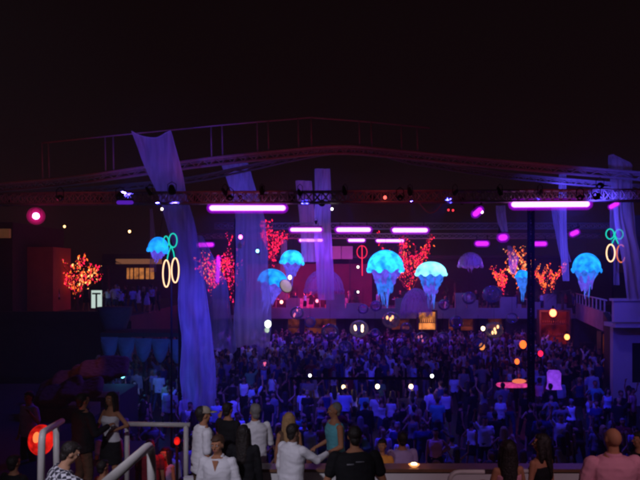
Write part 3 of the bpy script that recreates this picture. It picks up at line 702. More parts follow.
lit_tree(232, 300, 240, 16, 50, 'slim red lit tree showing through the second drape', ['b_red', 'b_pk'], 2.88, 3, 7, .6)
lit_tree(271, 262, 216, 12, 53, 'tall narrow red lit tree right of the second drape', ['b_red', 'b_red'], 2.88, 4, 7, 1.2)
lit_tree(411, 290, 240, 42, 54, 'spreading red lit tree between the two brightest jellyfish', ['b_red', 'b_red', 'b_red', 'b_or'], 2.88, 5, 16, .9, 2.2, .045)
lit_tree(519, 288, 250, 24, 53, 'orange and pink lit tree behind the smallest jellyfish', ['b_or', 'b_or', 'b_hot'], 2.88, 6, 9, 1.0, 1.2, bs=.05)
lit_tree(547, 290, 265, 34, 54, 'low orange lit tree spreading to the right above the parapet', ['b_or', 'b_red', 'b_or'], 2.88, 7, 8, .7, 1.4)
lit_tree(502, 290, 268, 14, 53.5, 'small dim red lit tree at the mezzanine, left of the orange one', ['b_red', 'b_or'], 2.88, 8, 6, .7)

# dark palms and shrubs on the mezzanine (unlit)
def palm(px, d, zb_, h, label, seed, fr=14, L=1.3):
    rg = random.Random(seed); o = empty('palm_tree', (X(px, d), d, zb_)); tag(o, label, 'palm', 'dark palms')
    Geo().tube([(0, 0, 0), (.05, 0, h*.5), (0, 0, h)], [.13, .1, .09], 8).obj('trunk', M['bark'], o); g = Geo()
    for i in range(fr):
        a = 2*math.pi*i/fr+rg.random(); el = rg.uniform(.1, 1.1); pts = []
        for q in range(8):
            u = q/7; pts.append(Vector((math.cos(a)*L*u*math.cos(el*.6), math.sin(a)*L*u*math.cos(el*.6), h+L*(math.sin(el)*u-.75*u*u))))
        for q in range(1, 8):
            dv = (pts[q]-pts[q-1]).normalized(); sd = dv.cross(Vector((0, 0, 1))).normalized()
            for s in (-1, 1):
                for e in (0, .5):
                    b = pts[q-1].lerp(pts[q], e); tip = b+sd*s*.28*(1-.4*q/7)+dv*.18-Vector((0, 0, .1))
                    g.add([b, b+dv*.05, tip], [(0, 1, 2)])
    g.obj('crown', M['leaf'], o, False)
palm(232, 57, 2.86, 2.6, 'dark palm on the mezzanine left of the red lounge', 1)
palm(455, 58, 2.86, 2.4, 'dark palm behind the people on the mezzanine right of the white belled jellyfish', 2)
palm(562, 50, 2.86, 1.7, 'bushy dark palm at the mezzanine corner by the narrow drape', 3, 18, 1.2)
palm(55, 47, 3.65, 3.4, 'dark palm beside the red lit wall on the left terrace', 4)
palm(108, 50, 3.65, 3.2, 'dark palm between the fiery tree and the lit ledge', 5)

# ---------------------------------------------------------------- under the mezzanine
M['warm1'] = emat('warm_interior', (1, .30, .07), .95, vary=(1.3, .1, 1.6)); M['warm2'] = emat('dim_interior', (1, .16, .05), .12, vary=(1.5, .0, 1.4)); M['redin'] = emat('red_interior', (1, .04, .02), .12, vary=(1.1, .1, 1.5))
bot = pmat('bottle_glass', (.25, .1, .03), .15, vary=.3)
def alcove(a, b, y0, y1, d, mat, label, shelves=2):
    o = empty('bar_alcove', P((a+b)/2, y1, d)); tag(o, label, 'bar', 'lit bar alcoves'); k = d/F; w_ = (b-a)*k/2; h = (y1-y0)*k
    Geo().box(-w_, w_, .5, .56, 0, h).obj('back_panel', M[mat], o, False)  # light inside the alcove is put into this glowing panel
    g = Geo().box(-w_-.12, -w_, 0, .56, 0, h); g.box(w_, w_+.12, 0, .56, 0, h); g.box(-w_-.12, w_+.12, 0, .56, h+.002, h+.14); g.obj('frame', M['wood'], o, False)
    for i in range(shelves):
        z = h*(i+.6)/(shelves+.6); s = Geo().box(-w_, w_, .2, .5, z, z+.04).obj('shelf', M['wood'], o, False); g = Geo(); x_ = -w_+.1
        while x_ < w_-.08: g.loft([(x_, .35, z+.04, .035, .035), (x_, .35, z+.2, .035, .035), (x_, .35, z+.26, .014, .014), (x_, .35, z+.33, .014, .014)], 8); x_ += .16
        tag(g.obj('bottles', bot, s), kind='stuff')
alcove(419, 436, 312, 330, 50.5, 'warm1', 'brightest amber lit bar opening under the mezzanine parapet', 1)
alcove(446, 454, 313, 331, 54, 'warm2', 'narrow dim orange opening right of the brightest bar opening')
alcove(461, 474, 312, 331, 54, 'warm2', 'dim orange opening half hidden below the dark mezzanine group')
alcove(488, 503, 311, 329, 54, 'warm2', 'dim amber bar opening left of the black truss tower')
alcove(541, 569, 312, 345, 47, 'redin', 'red glowing booth right of the black truss tower', 2)
alcove(392, 411, 314, 330, 54, 'warm2', 'faint orange opening below the largest jellyfish')
alcove(603, 617, 334, 368, 38, 'warm2', 'dim amber doorway with a yellow edge below the slanting gallery', 1)
alcove(288, 336, 318, 334, 55, 'warm2', 'long dark red opening under the red lit lounge', 1)

# potted shrubs and small tables crowd the mezzanine edge
def shrub(px, d, h, label, seed):
    rg = random.Random(seed); o = empty('potted_shrub', (X(px, d), d, 2.86)); tag(o, label, 'shrub', 'potted shrubs on the mezzanine')
    Geo().loft([(0, 0, 0, .2, .2), (0, 0, .35, .27, .27), (0, 0, .4, .27, .27)], 16).obj('pot', M['dark'], o); g = Geo()
    for _ in range(420):
        a = rg.random()*6.28; q = rg.random()**.5*.5*(.6+.4*math.sin(a*3+seed)); z = .4+rg.random()*h; q *= 1-abs((z-.4)/h-.4)*.8
        p = Vector((q*math.cos(a), q*math.sin(a), z)); u = Vector((rg.uniform(-1, 1), rg.uniform(-1, 1), rg.uniform(-.3, 1))).normalized()*.13; v = u.orthogonal().normalized()*.04
        g.add([p, p+u*.5+v, p+u, p+u*.5-v], [(0, 1, 2, 3)])
    g.obj('foliage', M['leaf'], o, False)
for i, (px, w_) in enumerate(((256, 'beside the second drape'), (292, 'left in the red lounge'), (333, 'at the right of the red lounge'), (356, 'under the red ring sign'), (404, 'between the two brightest jellyfish'), (446, 'right of the white belled jellyfish'), (497, 'below the dim red lit tree'), (536, 'right of the smallest jellyfish'), (559, 'at the right end of the mezzanine'))):
    shrub(px, 53.2+(i % 3)*.5, 1.3+.5*((i*7) % 4)/3, 'dark potted shrub '+w_, i)
def bar_table(px, d, label):
    o = empty('cocktail_table', (X(px, d), d, 2.86)); tag(o, label, 'table', 'cocktail tables on the mezzanine')
    Geo().loft([(0, 0, 1.02, .33, .33), (0, 0, 1.06, .34, .34)], 20).obj('table_top', M['white'], o); Geo().tube([(0, 0, .03), (0, 0, 1.02)], .035).obj('stem', M['steel'], o); Geo().loft([(0, 0, 0, .24, .24), (0, 0, .03, .2, .2)], 18).obj('base', M['steel'], o)
    for a in (.5, 2.6): Geo().loft([(.15*math.cos(a), .15*math.sin(a), 1.061, .03, .03), (.15*math.cos(a), .15*math.sin(a), 1.2, .04, .04)], 10).obj('glass', M['amberglass'], o)
M['amberglass'] = pmat('drink', (.5, .2, .08), .2)
for px, w_ in ((276, 'in the red lounge, left'), (320, 'in the red lounge, right'), (396, 'behind the largest jellyfish'), (487, 'behind the wide clear ball'), (527, 'behind the smallest jellyfish')): bar_table(px, 54.6, 'small round cocktail table with two glasses '+w_)
# lounge seats on the mezzanine
M['sofa'] = pmat('sofa_cloth', (.5, .3, .32), .9, vary=.3, scale=4)
def sofa(px, d, zb_, w_, label, m=None):
    o = empty('sofa', (X(px, d), d, zb_)); tag(o, label, 'sofa', 'lounge sofas'); m = m or M['sofa']
    def soft(a, b, c, d_, e, f, nm):
        g = Geo(); n = 7
        g.loft([((a+b)/2, (c+d_)/2, e+(f-e)*u, (b-a)/2*s, (d_-c)/2*s) for u, s in ((0, .94), (.08, 1), (.5, 1.01), (.9, 1), (1, .92))], 28, power=7); g.obj(nm, m, o)
    soft(-w_/2, w_/2, -.4, .4, .1, .45, 'seat'); soft(-w_/2, w_/2, .3, .55, .4, .95, 'backrest'); soft(-w_/2-.16, -w_/2+.02, -.4, .5, .1, .65, 'arm'); soft(w_/2-.02, w_/2+.16, -.4, .5, .1, .65, 'arm')
    for sx in (-1, 1):
        for sy in (-.3, .4): Geo().box(sx*w_/2-.03, sx*w_/2+.03, sy-.03, sy+.03, 0, .12).obj('leg', M['black'], o, False)
sofa(300, 58, 2.86, 2.2, 'left pale sofa inside the red lit lounge'); sofa(338, 58.5, 2.86, 1.8, 'right pale sofa inside the red lit lounge')
o = empty('wall_panel', P(341, 259, 60)); tag(o, 'pale upright panel pair behind the middle pink tube', 'panel')
Geo().box(-1.0, .0, 0, .1, 0, 1.2).obj('leaf_panel', M['cream'], o, False); Geo().box(.06, 1.1, 0, .1, 0, 1.2).obj('leaf_panel', M['cream'], o, False)
Geo().box(-.9, -.8, .12, .2, -3.0, .6).obj('stand', M['dark'], o, False); Geo().box(.8, .9, .12, .2, -3.0, .6).obj('stand', M['dark'], o, False)
# lit kiosk sign on left terrace
o = empty('light_panel', P(96.5, 308, 40)); tag(o, 'small white lit panel with a dark cross post beside the fiery tree', 'panel')
Geo().box(-.32, .32, 0, .06, 0, 1.1).obj('screen', M['screen'], o, False); Geo().box(-.05, .05, -.05, -.002, -.4, .95).obj('upright', M['black'], o, False); Geo().box(-.26, .26, -.05, -.003, .85, .95).obj('crossbar', M['black'], o, False)
Geo().box(-.36, .36, -.03, .08, 1.102, 1.16).obj('frame', M['black'], o, False); Geo().box(-.06, .06, .07, .14, -.5, 1.1).obj('stand', M['black'], o, False)

# blue lit scalloped drapery bar on the left
M['blue_cloth'] = pmat('blue_drapery', (.16, .24, .34), .8, vary=.25, scale=2)  # blue light on the white cloth is put into its colour
o = empty('swag_canopy', P(140, 362, 31)); tag(o, 'blue lit scalloped drapery over the bar left of the widest drape', 'canopy')
for i in range(5):
    a, b = 101+i*17.0, 101+(i+1)*17.0; rings = []
    for r_ in range(13):
        u = r_/12; ring = []
        for j in range(17):
            v = j/16; z = Zp(337+i*.6, 31)-(.18+.95*math.sin(math.pi*v)**.6)*u*(Zp(337, 31)-Zp(358, 31))
            ring.append(Vector((X(a+(b-a)*v, 31)-o.location.x, -.35*math.sin(math.pi*u*.9)*math.sin(math.pi*v)+.03*math.sin(u*28), z-o.location.z)))
        rings.append(ring)
    Geo().rings(rings, cap=False, closed=False).obj('swag', M['blue_cloth'], o)
Geo().box(X(100, 31)-o.location.x, X(187, 31)-o.location.x, .02, 2.2, Zp(337, 31)-o.location.z, Zp(333, 31)-o.location.z).obj('canopy_top', M['dark'], o, False)
for px in (101, 143, 186): Geo().tube([(X(px, 31)-o.location.x, .1, -o.location.z+.02), (X(px, 31)-o.location.x, .1, Zp(337, 31)-o.location.z)], .06).obj('post', M['black'], o)
lamp('canopy_light', 'AREA', P(145, 345, 28), 8, (.02, .22, 1), shape=(4, .2), target=P(140, 347, 31), parent=o)  # unseen light before the swags, without a fixture
o = empty('cloth_cone', P(115, 338, 33)); tag(o, 'dim grey blue cloth cone standing above the blue drapery', 'tent')
M['cone_cloth'] = pmat('cone_cloth', (.1, .11, .15), .9)
Geo().loft([(0, 0, 0, .45, .4), (0, 0, .6, .6, .5), (0, 0, 1.3, .85, .7), (0, 0, 1.6, .9, .75)], 26).obj('cloth', M['cone_cloth'], o)
# orange daybeds
for i, (a, b, d, s, lab) in enumerate(((84, 372, 19, 1.5, 'rumpled orange cushion pile behind the pair at the rail'), (68, 386, 17.5, 1.2, 'lower dark orange cushion left of the standing pair'))):
    o = empty('daybed', P(a, 392, d)); o.location.z = 2.4; tag(o, lab, 'daybed', 'orange daybeds')
    Geo().box(-s*.6, s*.6, -.4, .5, 0, .3).obj('base', M['wood'], o, False)
    g = Geo(); rg = random.Random(i)
    for q in range(5):
        a0 = len(g.v); w2, h2 = rg.uniform(.32, .5)*s*.8, rg.uniform(.09, .14)
        g.loft([(0, 0, -h2, w2*.85, .3), (0, 0, -h2*.6, w2, .36), (0, 0, h2*.6, w2, .36), (0, 0, h2, w2*.85, .3)], 28, power=5)
        mt = Matrix.Translation(((q-2)*.27*s, rg.uniform(-.1, .3), .42+(.12+.13*q)*(1-i*.5)+rg.uniform(0, .1))) @ Matrix.Rotation(rg.uniform(-.75, .1), 4, 'Y') @ Matrix.Rotation(rg.uniform(.2, .9), 4, 'X'); g.tf(lambda p: mt @ p, a0)
    me = fuse(g, .028, 2, .012, 5, i); me.materials.append(M['orange']); c = bpy.data.objects.new('cushion', me); COL.objects.link(c); c.parent = o
lamp('daybed_light', 'SPOT', P(84, 330, 18.2), 9, (1, .30, .08), target=P(82, 375, 19), spot=60, size=.1)  # unseen spot over the cushions, without a lamp
# ---------------------------------------------------------------- hanging clear bubbles
M['clear'] = clearmat('clear_plastic', (.97, .97, 1), .9)
bub = [(297, 313, 7, 40, 'clear ball below the red lounge'), (330, 332, 9, 38, 'wide clear ball under the wide unlit dome'), (298, 341, 5.5, 33, 'small clear ball over the crowd left of centre'), (264, 365, 6, 30, 'clear ball with a pink reflection low beside the second drape'),
       (359, 329, 9.5, 37, 'brightest clear ball with warm reflections below the largest jellyfish'), (363, 309, 5.5, 45, 'small clear ball above the brightest ball'), (391, 320, 9, 40, 'clear ball just under the largest jellyfish tentacles'), (422, 339, 7.5, 36, 'clear ball in front of the amber bar opening'),
       (443, 338, 6.5, 40, 'clear ball right of the amber bar opening'), (469, 298, 7, 46, 'clear ball in front of the parapet, left of a wider one'), (492, 294, 9.5, 45, 'wide clear ball in front of the parapet near the black tower'), (494, 330, 9, 38, 'clear ball with warm sparks left of the black tower'),
       (328, 363, 6, 29, 'clear ball over the mid crowd at centre'), (444, 305, 6, 45, 'clear ball beside the white belled jellyfish'), (375, 333, 5, 36, 'tiny clear ball right of the brightest ball'), (478, 343, 6, 34, 'clear ball left of the bar table'), (310, 322, 6, 42, 'clear ball left of the wide ball under the lounge'), (345, 347, 7, 33, 'clear ball low between the centre lamps'), (406, 328, 6, 41, 'clear ball left of the amber bar opening'),
       (456, 322, 7, 42, 'clear ball right of the amber bar opening, high'), (512, 318, 6, 41, 'clear ball just left of the black tower, high'), (284, 350, 5, 33, 'small clear ball low beside the second drape'), (405, 352, 6, 32, 'clear ball above the crowd bar lamps'), (376, 306, 6, 46, 'clear ball beside the largest jellyfish tentacles')]
for (a, b, r_, d, lab) in bub:
    r = r_*d/F; o = empty('clear_ball', P(a, b, d)); tag(o, lab, 'hanging ball', 'clear balls hung over the crowd')
    Geo().ell((0, 0, 0), (r, r, r*.92), 32, 19).obj('shell', M['clear'], o)
    Geo().tube([(0, 0, r*.92), (0, 0, r*.92+1.2)], .008, 4).obj('wire', M['black'], o)
    if (a, b) in ((359, 329), (494, 330), (264, 365), (391, 320), (297, 313), (422, 339)):
        hot = {(359, 329): ((1, .6, .3), 7, 5), (494, 330): ((1, .5, .2), 3, 4), (264, 365): ((1, .15, .3), 1.2, 4), (391, 320): ((1, .4, .15), 3, 3), (297, 313): ((1, .2, .4), 1.2, 3), (422, 339): ((.9, .2, .4), .8, 3)}[(a, b)]
        m_ = emat('ball_lamp', hot[0], hot[1]); rg = random.Random(a); g = Geo()
        for _ in range(hot[2]): g.ell((rg.uniform(-.45, .45)*r, rg.uniform(-.3, .3)*r, rg.uniform(-.5, .4)*r), (r*.13, r*.13, r*.22), 8, 5)  # glowing blobs put in for reflections in the ball
        tag(g.obj('bulb_cluster', m_, o), kind='stuff')
# ---------------------------------------------------------------- bar kiosk in the crowd with hanging lamps
o = empty('bar_counter', P(355, 379, 27)); o.location.z = 0; tag(o, 'long black bar roof in the middle of the crowd with small lamps under it', 'bar')
zt_ = Zp(379, 27)
Geo().box(X(290, 27)-o.location.x, X(436, 27)-o.location.x, -.2, .2, zt_, zt_+.045).obj('roof_board', pmat('matte_black', (.003, .003, .003), 1, spec=0), o, False)
Geo().box(X(296, 27)-o.location.x, X(430, 27)-o.location.x, -.25, .25, 0, .95).obj('counter', M['dark'], o, False)
for px in (292, 340, 388, 434): Geo().tube([(X(px, 27)-o.location.x, 0, 0), (X(px, 27)-o.location.x, 0, zt_)], .05).obj('post', M['black'], o)
for i, (a, b, col, s, r, lab) in enumerate(((343.5, 387, (1, .62, .32), 4, .08, 'left warm globe'), (377.5, 386.5, (1, .75, .5), 6, .085, 'brighter middle warm globe'), (411, 386.5, (1, .6, .3), 7, .085, 'right warm globe'), (310, 375.5, (.95, 1, .95), 4, .06, 'pale white globe at the left end'), (432, 376, (.85, .95, .9), 7, .065, 'pale white globe at the right end'))):
    q = empty('pendant_lamp', P(a, b, 26)); tag(q, lab+' of the crowd bar', 'pendant lamp', 'pendant lamps of the crowd bar')
    Geo().ell((0, 0, 0), (r, r, r*1.1)).obj('globe', emat('globe', col, s), q); Geo().tube([(0, 0, r), (0, .3, Zp(378, 27)-q.location.z if b > 380 else r+.1)], .01, 5).obj('cord', M['black'], q)
    lamp('globe_light', 'POINT', q.location+Vector((0, -.15, -.05)), 3, (1, .6, .35), parent=q, size=.08)
# glowing tables
M['pinkglow'] = emat('pink_acrylic', (.9, .06, .35), .85, vary=(4, .3, 1.5)); M['purpleglow'] = emat('purple_acrylic', (.30, .06, .95), .75, vary=(3, .5, 1.3))
o = empty('glowing_table', P(512, 385, 27)); o.location.z = 0; tag(o, 'long pink glowing table top in the crowd left of the black tower', 'table')
z = Zp(385, 27); Geo().loft([(0, 0, z-.06, .62, .36), (0, 0, z, .66, .4), (0, 0, z+.05, .62, .36)], 30, power=2.6).obj('table_top', M['pinkglow'], o); Geo().tube([(0, 0, 0), (0, 0, z-.06)], .06).obj('stem', M['black'], o)
g = Geo().ell((.3, 0, z+.16), (.3, .1, .1)); g.obj('ice_bucket', M['n_pink'], o)
o = empty('glowing_cube', P(554, 385, 26)); o.location.z = 0; tag(o, 'violet glowing box lamp in the crowd right of the black tower', 'lamp')
g = Geo().loft([(0, 0, Zp(389, 26), .30, .2), (0, 0, Zp(384, 26), .24, .2), (0, 0, Zp(373, 26), .26, .2), (0, 0, Zp(370.5, 26), .2, .15)], 24, power=4); g.obj('shade', M['purpleglow'], o); Geo().tube([(0, 0, 0), (0, 0, Zp(389, 26))], .12).obj('stem', M['black'], o)
for (a, b, d, r, m_, lab) in ((523, 344.5, 34, .22, 'b_or', 'orange ring lantern left of the black tower'), (540.5, 353.5, 32, .15, 'b_red', 'oval red lantern right against the black tower'), (517, 361.5, 31, .14, 'b_or', 'low orange lantern under the ring lantern'), (482, 346.5, 35, .2, 'warm1', 'soft amber lantern in the crowd left of the ring lantern')):  # the amber one stands in for warm light on a person
    o = empty('lantern', P(a, b, d)); tag(o, lab, 'lantern', 'crowd lanterns'); 
    Geo().ell((0, 0, 0), (r*.8, r*.8, r), 16, 9).obj('shade', M[m_], o)
    Geo().tube([(0, 0, -o.location.z+.02), (0, 0, -r)], .03, 6).obj('stand', M['black'], o)
# red lantern, near left
o = empty('lantern', P(41, 440, 10.5)); tag(o, 'large round red glowing lantern behind the bent stair rail', 'lantern', 'near lanterns')
mred = emat('red_shade', (1, .015, .01), .75, vary=(5, .2, 1.6)); Geo().ell((0, 0, 0), (.20, .2, .25), 24, 15).obj('shade', mred, o)
Geo().ell((0, -.14, .06), (.07, .07, .11)).obj('bulb', emat('red_bulb', (1, .18, .05), 1.6), o); Geo().tube([(0, 0, 2.4-o.location.z), (0, 0, -.24)], .03).obj('stand', M['black'], o)
lamp('lantern_light', 'POINT', o.location+Vector((0.1, 0, .0)), 3, (1, .06, .02), parent=o, size=.26)
# candle on the counter
o = empty('candle_bowl', P(414, 466, DP)+Vector((0, .0, 0))); o.location.z = 3.352; tag(o, 'shallow bowl with a warm candle glow on the brown counter', 'candle')
Geo().loft([(0, 0, 0, .035, .035), (0, 0, .02, .07, .06), (0, 0, .045, .09, .07), (0, 0, .04, .08, .06)], 18).obj('bowl', pmat('amber_glass', (.5, .25, .1), .3, emit=((1, .4, .12), .9)), o)
Geo().ell((0, 0, .05), (.05, .035, .02)).obj('flame', emat('candle_flame', (1, .75, .4), 6), o)
lamp('candle_light', 'POINT', o.location+Vector((-.0, .0, .12)), .7, (1, .5, .2), parent=o, size=.03)
# white chair back by the counter
o = empty('chair', (X(309, 8.9), 8.9, 2.4)); tag(o, 'white chair with a round tube back beside the person pointing', 'chair')
Geo().tube([(-.17, 0, .3), (-.16, 0, .85), (-.1, 0, .98), (0, 0, 1.02), (.1, 0, .98), (.16, 0, .85), (.17, 0, .3)], .022, 8).obj('backrest', M['rail'], o)
Geo().loft([(0, .22, .44, .22, .22), (0, .22, .48, .23, .23)], 24, power=4).obj('seat', M['rail'], o)
for sx in (-1, 1):
    for sy in (0.02, .42): Geo().tube([(sx*.18, sy, .44), (sx*.2, sy, 0)], .016, 6).obj('leg', M['rail'], o)

# ================================================================ people
SK = [pmat('skin_tan', (.42, .19, .10), .6, vary=.1, scale=9, spec=.2), pmat('skin_light', (.50, .27, .16), .6, vary=.1, scale=9, spec=.2), pmat('skin_deep', (.22, .11, .07), .5, vary=.1, scale=9)]
HR = {'dark': pmat('hair_dark', (.015, .01, .008), .6, vary=.5, scale=40, bump=.6), 'brown': pmat('hair_brown', (.07, .032, .015), .6, vary=.5, scale=40, bump=.6), 'blond': pmat('hair_blond', (.42, .25, .10), .6, vary=.4, scale=40, bump=.6), 'grey': pmat('hair_grey', (.2, .19, .18), .6, vary=.3, scale=40)}
CL = {}
for nm, c in dict(white=(.78, .78, .8), pale_blue=(.45, .55, .75), black=(.012, .012, .014), grey=(.22, .22, .24), dark_red=(.22, .02, .03), navy=(.03, .04, .14), green=(.12, .3, .14), turquoise=(.12, .45, .5), pink=(.7, .3, .38), beige=(.4, .34, .26), brown=(.12, .07, .04), lilac=(.45, .33, .6), orange=(.75, .33, .06), denim=(.04, .055, .10)).items():
    CL[nm] = pmat('cloth_'+nm, c, .85, vary=.13, scale=7, bump=.12, spec=.2)
# patterned cloth
def plaid():
    m = pmat('cloth_check', (.5, .5, .55), .85); n = m.node_tree; b = n.nodes['Principled BSDF']
    tc = n.nodes.new('ShaderNodeTexCoord'); ck = n.nodes.new('ShaderNodeTexChecker'); ck.inputs['Scale'].default_value = 22
    ck.inputs[1].default_value = (.7, .7, .75, 1); ck.inputs[2].default_value = (.03, .03, .05, 1)
    n.links.new(tc.outputs['Object'], ck.inputs[0]); n.links.new(ck.outputs[0], b.inputs['Base Color']); return m
CL['checked'] = plaid()
EYEW = pmat('eye_white', (.7, .68, .65), .3, vary=.02); EYED = pmat('eye_dark', (.02, .015, .01), .2); LIP = pmat('lip', (.4, .12, .1), .5)

DOWN = ((.16, .02, -1), (.06, .22, -1))
POSES = {
 'standing': (DOWN, DOWN), 'arm_up': (DOWN, ((.45, .2, .8), (-.1, .15, 1))), 'arms_up': (((.5, .1, .8), (-.1, .1, 1)), ((.6, .2, .6), (.0, .2, 1))),
 'bent': (((.25, .1, -1), (-.35, .8, .25)), DOWN), 'dancing': (((.55, .25, -.7), (-.2, .8, .5)), ((.6, .1, -.6), (-.1, .7, .7))), 'hip': (((.7, -.15, -.8), (-.8, .35, -.35)), DOWN),
 'drink': (((.2, .3, -.9), (-.25, .7, .75)), DOWN)}

class Fig:
    """one figure: joints + flesh, from which body, clothing and hair are grown"""
    def __init__(s, sex='m', arms=None, lean=0, turn=0, stance=.12, H=1.75, build=1.0):
        s.f = sex == 'f'; s.k = H/1.75; s.b = build; s.lean = lean; s.turn = turn; s.st = stance
        s.arms = arms or POSES['standing']; s.sh = (.155 if s.f else .185)*build
        s.J = {}
        for side, a in ((-1, s.arms[0]), (1, s.arms[1])):
            S = Vector((side*s.sh, -.005, 1.405)); u = Vector((side*a[0][0], a[0][1], a[0][2])).normalized(); v = Vector((side*a[1][0], a[1][1], a[1][2])).normalized()
            E = S+u*(.275 if s.f else .29); W = E+v*(.235 if s.f else .255); s.J[side] = (S, E, W, v)
    def up(s, p):       # lean of the upper body about the hips
        q = p-Vector((0, 0, .95)); return Matrix.Rotation(-s.lean, 3, 'X') @ q+Vector((0, 0, .95))
    def upw(s, p):
        t_ = max(0, min(1, (p.z-.86)/.22)); q = p-Vector((0, 0, .95)); return Matrix.Rotation(-s.lean*t_, 3, 'X') @ q+Vector((0, 0, .95))
    def headm(s, p):
        c = Vector((0, 0, 1.5)); return s.up(Matrix.Rotation(s.turn, 3, 'Z') @ (p-c)+c)
    def fin(s, g): return g.tf(lambda p: p*s.k)
    def torso(s, g, inf=0, z0=.84, z1=1.5, loose=0, n=22):
        b = s.b
        if s.f: T = [(.84, .15, .11, 0), (.93, .172, .118, -.005), (1.02, .142, .10, 0), (1.1, .122, .088, 0), (1.2, .135, .10, .008), (1.28, .147, .125, .018), (1.36, .15, .10, 0), (1.42, .125, .08, -.005), (1.46, .07, .06, -.005), (1.5, .048, .052, 0)]
        else: T = [(.84, .145, .105, 0), (.93, .162, .115, 0), (1.02, .152, .108, 0), (1.1, .15, .105, .004), (1.2, .163, .112, .006), (1.3, .178, .12, .006), (1.38, .178, .11, 0), (1.43, .15, .088, -.005), (1.465, .085, .07, -.005), (1.5, .06, .06, 0)]
        secs = []
        for z, rx, ry, yo in T:
            if z < z0-.001 or z > z1+.001: continue
            rx *= b; ry *= (.4+.6*b)
            if loose and z < 1.25: rx = max(rx, (.165 if not s.f else .14)*b+.0); ry = max(ry, .115*b)
            secs.append((0, yo, z, rx+inf, ry+inf))
        a = len(g.v); g.loft(secs, n, power=2.35); g.tf(s.upw, a)
    def arm(s, g, side, inf=0, frac=2.0):       # frac 0..1 upper arm, 1..2 forearm
        S, E, W, v = s.J[side]; a = len(g.v); bb = .82 if s.f else 1.0; bb *= (.5+.5*s.b)
        g.ell(S+Vector((-side*.018, 0, -.006)), (.056*bb+inf*.7, .055*bb+inf*.7, .054*bb+inf*.6), 12, 7)
        e = min(1, frac); g.caps(S, S.lerp(E, e), .052*bb+inf, (.052-.012*e)*bb+inf)
        if frac > 1: g.caps(E, E.lerp(W, frac-1), .041*bb+inf, (.041-.014*(frac-1))*bb+inf)
        g.tf(s.up, a)
    def hand(s, g, side, fine=True):
        S, E, W, v = s.J[side]; a = len(g.v); up_ = Vector((0, 0, 1)) if abs(v.z) < .8 else Vector((0, 1, 0))
        sd = v.cross(up_).normalized(); nm = sd.cross(v).normalized(); q = Matrix((sd, v, nm)).transposed()
        if nm.z > 0 and abs(v.z) < .8: nm = -nm
        g.ell(W+v*.055, (.040, .052, .017), 12, 7, rot=q); g.caps(W-v*.01, W+v*.03, .026, .027)
        for i, (o_, L) in enumerate(((-.029, .066), (-.010, .076), (.010, .071), (.029, .056))):
            r = .0088 if fine else .010
            p = W+v*(.094-abs(o_)*.3)+sd*o_*1.05; c = .35+.08*i; p1 = p+(v*math.cos(c)+nm*math.sin(c))*L*.5; p2 = p1+(v*math.cos(c*2.4)+nm*math.sin(c*2.4))*L*.5
            g.caps(p-v*.02, p1, r, r*.93, 7); g.caps(p1, p2, r*.93, r*.78, 7)
        th = W+v*.035-sd*side*.034; p1 = th+(v*.7-sd*side*.6+nm*.3).normalized()*.038; p2 = p1+(v*.95-sd*side*.12+nm*.35).normalized()*.03
        g.caps(th+sd*side*.012, p1, .013, .011, 7); g.caps(p1, p2, .011, .009, 7)
        g.tf(s.up, a)
    def leg(s, g, side, inf=0, frac=2.0, foot=True):
        x = side*.088; K = Vector((side*(.09+s.st*.3), .03, .49)); A_ = Vector((side*(.09+s.st*.55), -.02, .085)); Hh = Vector((x, 0, .88))
        g.caps(Hh, Hh.lerp(K, min(1, frac)), .085+inf, .085-.03*min(1, frac)+inf)
        if frac > 1:
            g.caps(K, K.lerp(A_, frac-1), .055+inf, .055-.018*(frac-1)+inf)
            g.ell(K.lerp(A_, .3)+Vector((0, -.018, 0)), (.05+inf, .05+inf, .11), 10, 7)
        if foot: g.caps(A_+Vector((0, -.03, -.045)), A_+Vector((side*.02, .15, -.055)), .038, .032)
    def head(s, g):
        a = len(g.v)
        g.caps((0, -.012, 1.44), (0, .0, 1.555), .052 if s.f else .06, .05 if s.f else .056)
        g.ell((0, -.006, 1.655), (.074, .094, .092), 18, 13); g.ell((0, .022, 1.60), (.058, .066, .072), 14, 9)
        g.ell((0, .045, 1.558), (.032, .032, .024), 10, 7)                        # chin
        g.caps((0, .088, 1.652), (0, .106, 1.622), .009, .014, 8)                 # nose
        g.caps((-.045, .076, 1.672), (.045, .076, 1.672), .012, .012, 8)          # brow
        for q in (-1, 1):
            g.ell((q*.076, -.005, 1.632), (.010, .02, .032), 8, 7); g.ell((q*.04, .06, 1.62), (.022, .022, .02), 8, 7)
        g.tf(s.headm, a)
    def hairgeo(s, g, kind):
        a = len(g.v)
        if kind in ('short', 'long', 'bun', 'receding'):
            back = .034 if kind != 'receding' else .05
            g.ell((0, -back, 1.675), (.084, .088, .092), 16, 11)
            g.ell((0, -.01, 1.722 if kind != 'receding' else 1.70), (.07, .084 if kind != 'receding' else .06, .045), 14, 7)
            if kind == 'short' : g.ell((.01, .055, 1.722), (.055, .035, .022), 10, 7)
            g.ell((0, -.06, 1.60), (.062, .045, .06), 12, 7)
        if kind == 'long':
            g.loft([(0, -.055, 1.70, .085, .07), (0, -.055, 1.62, .098, .068), (0, -.07, 1.5, .10, .06), (0, -.095, 1.38, .095, .045), (0, -.115, 1.26, .075, .03), (0, -.12, 1.2, .04, .018)], 18)
            for q in (-1, 1): g.loft([(q*.07, .02, 1.70, .022, .04), (q*.088, .015, 1.6, .022, .036), (q*.095, .0, 1.48, .025, .035), (q*.09, .01, 1.4, .015, .02)], 10)
        if kind == 'bun': g.ell((0, -.125, 1.70), (.045, .045, .045), 10, 7)
        g.tf(s.headm, a)

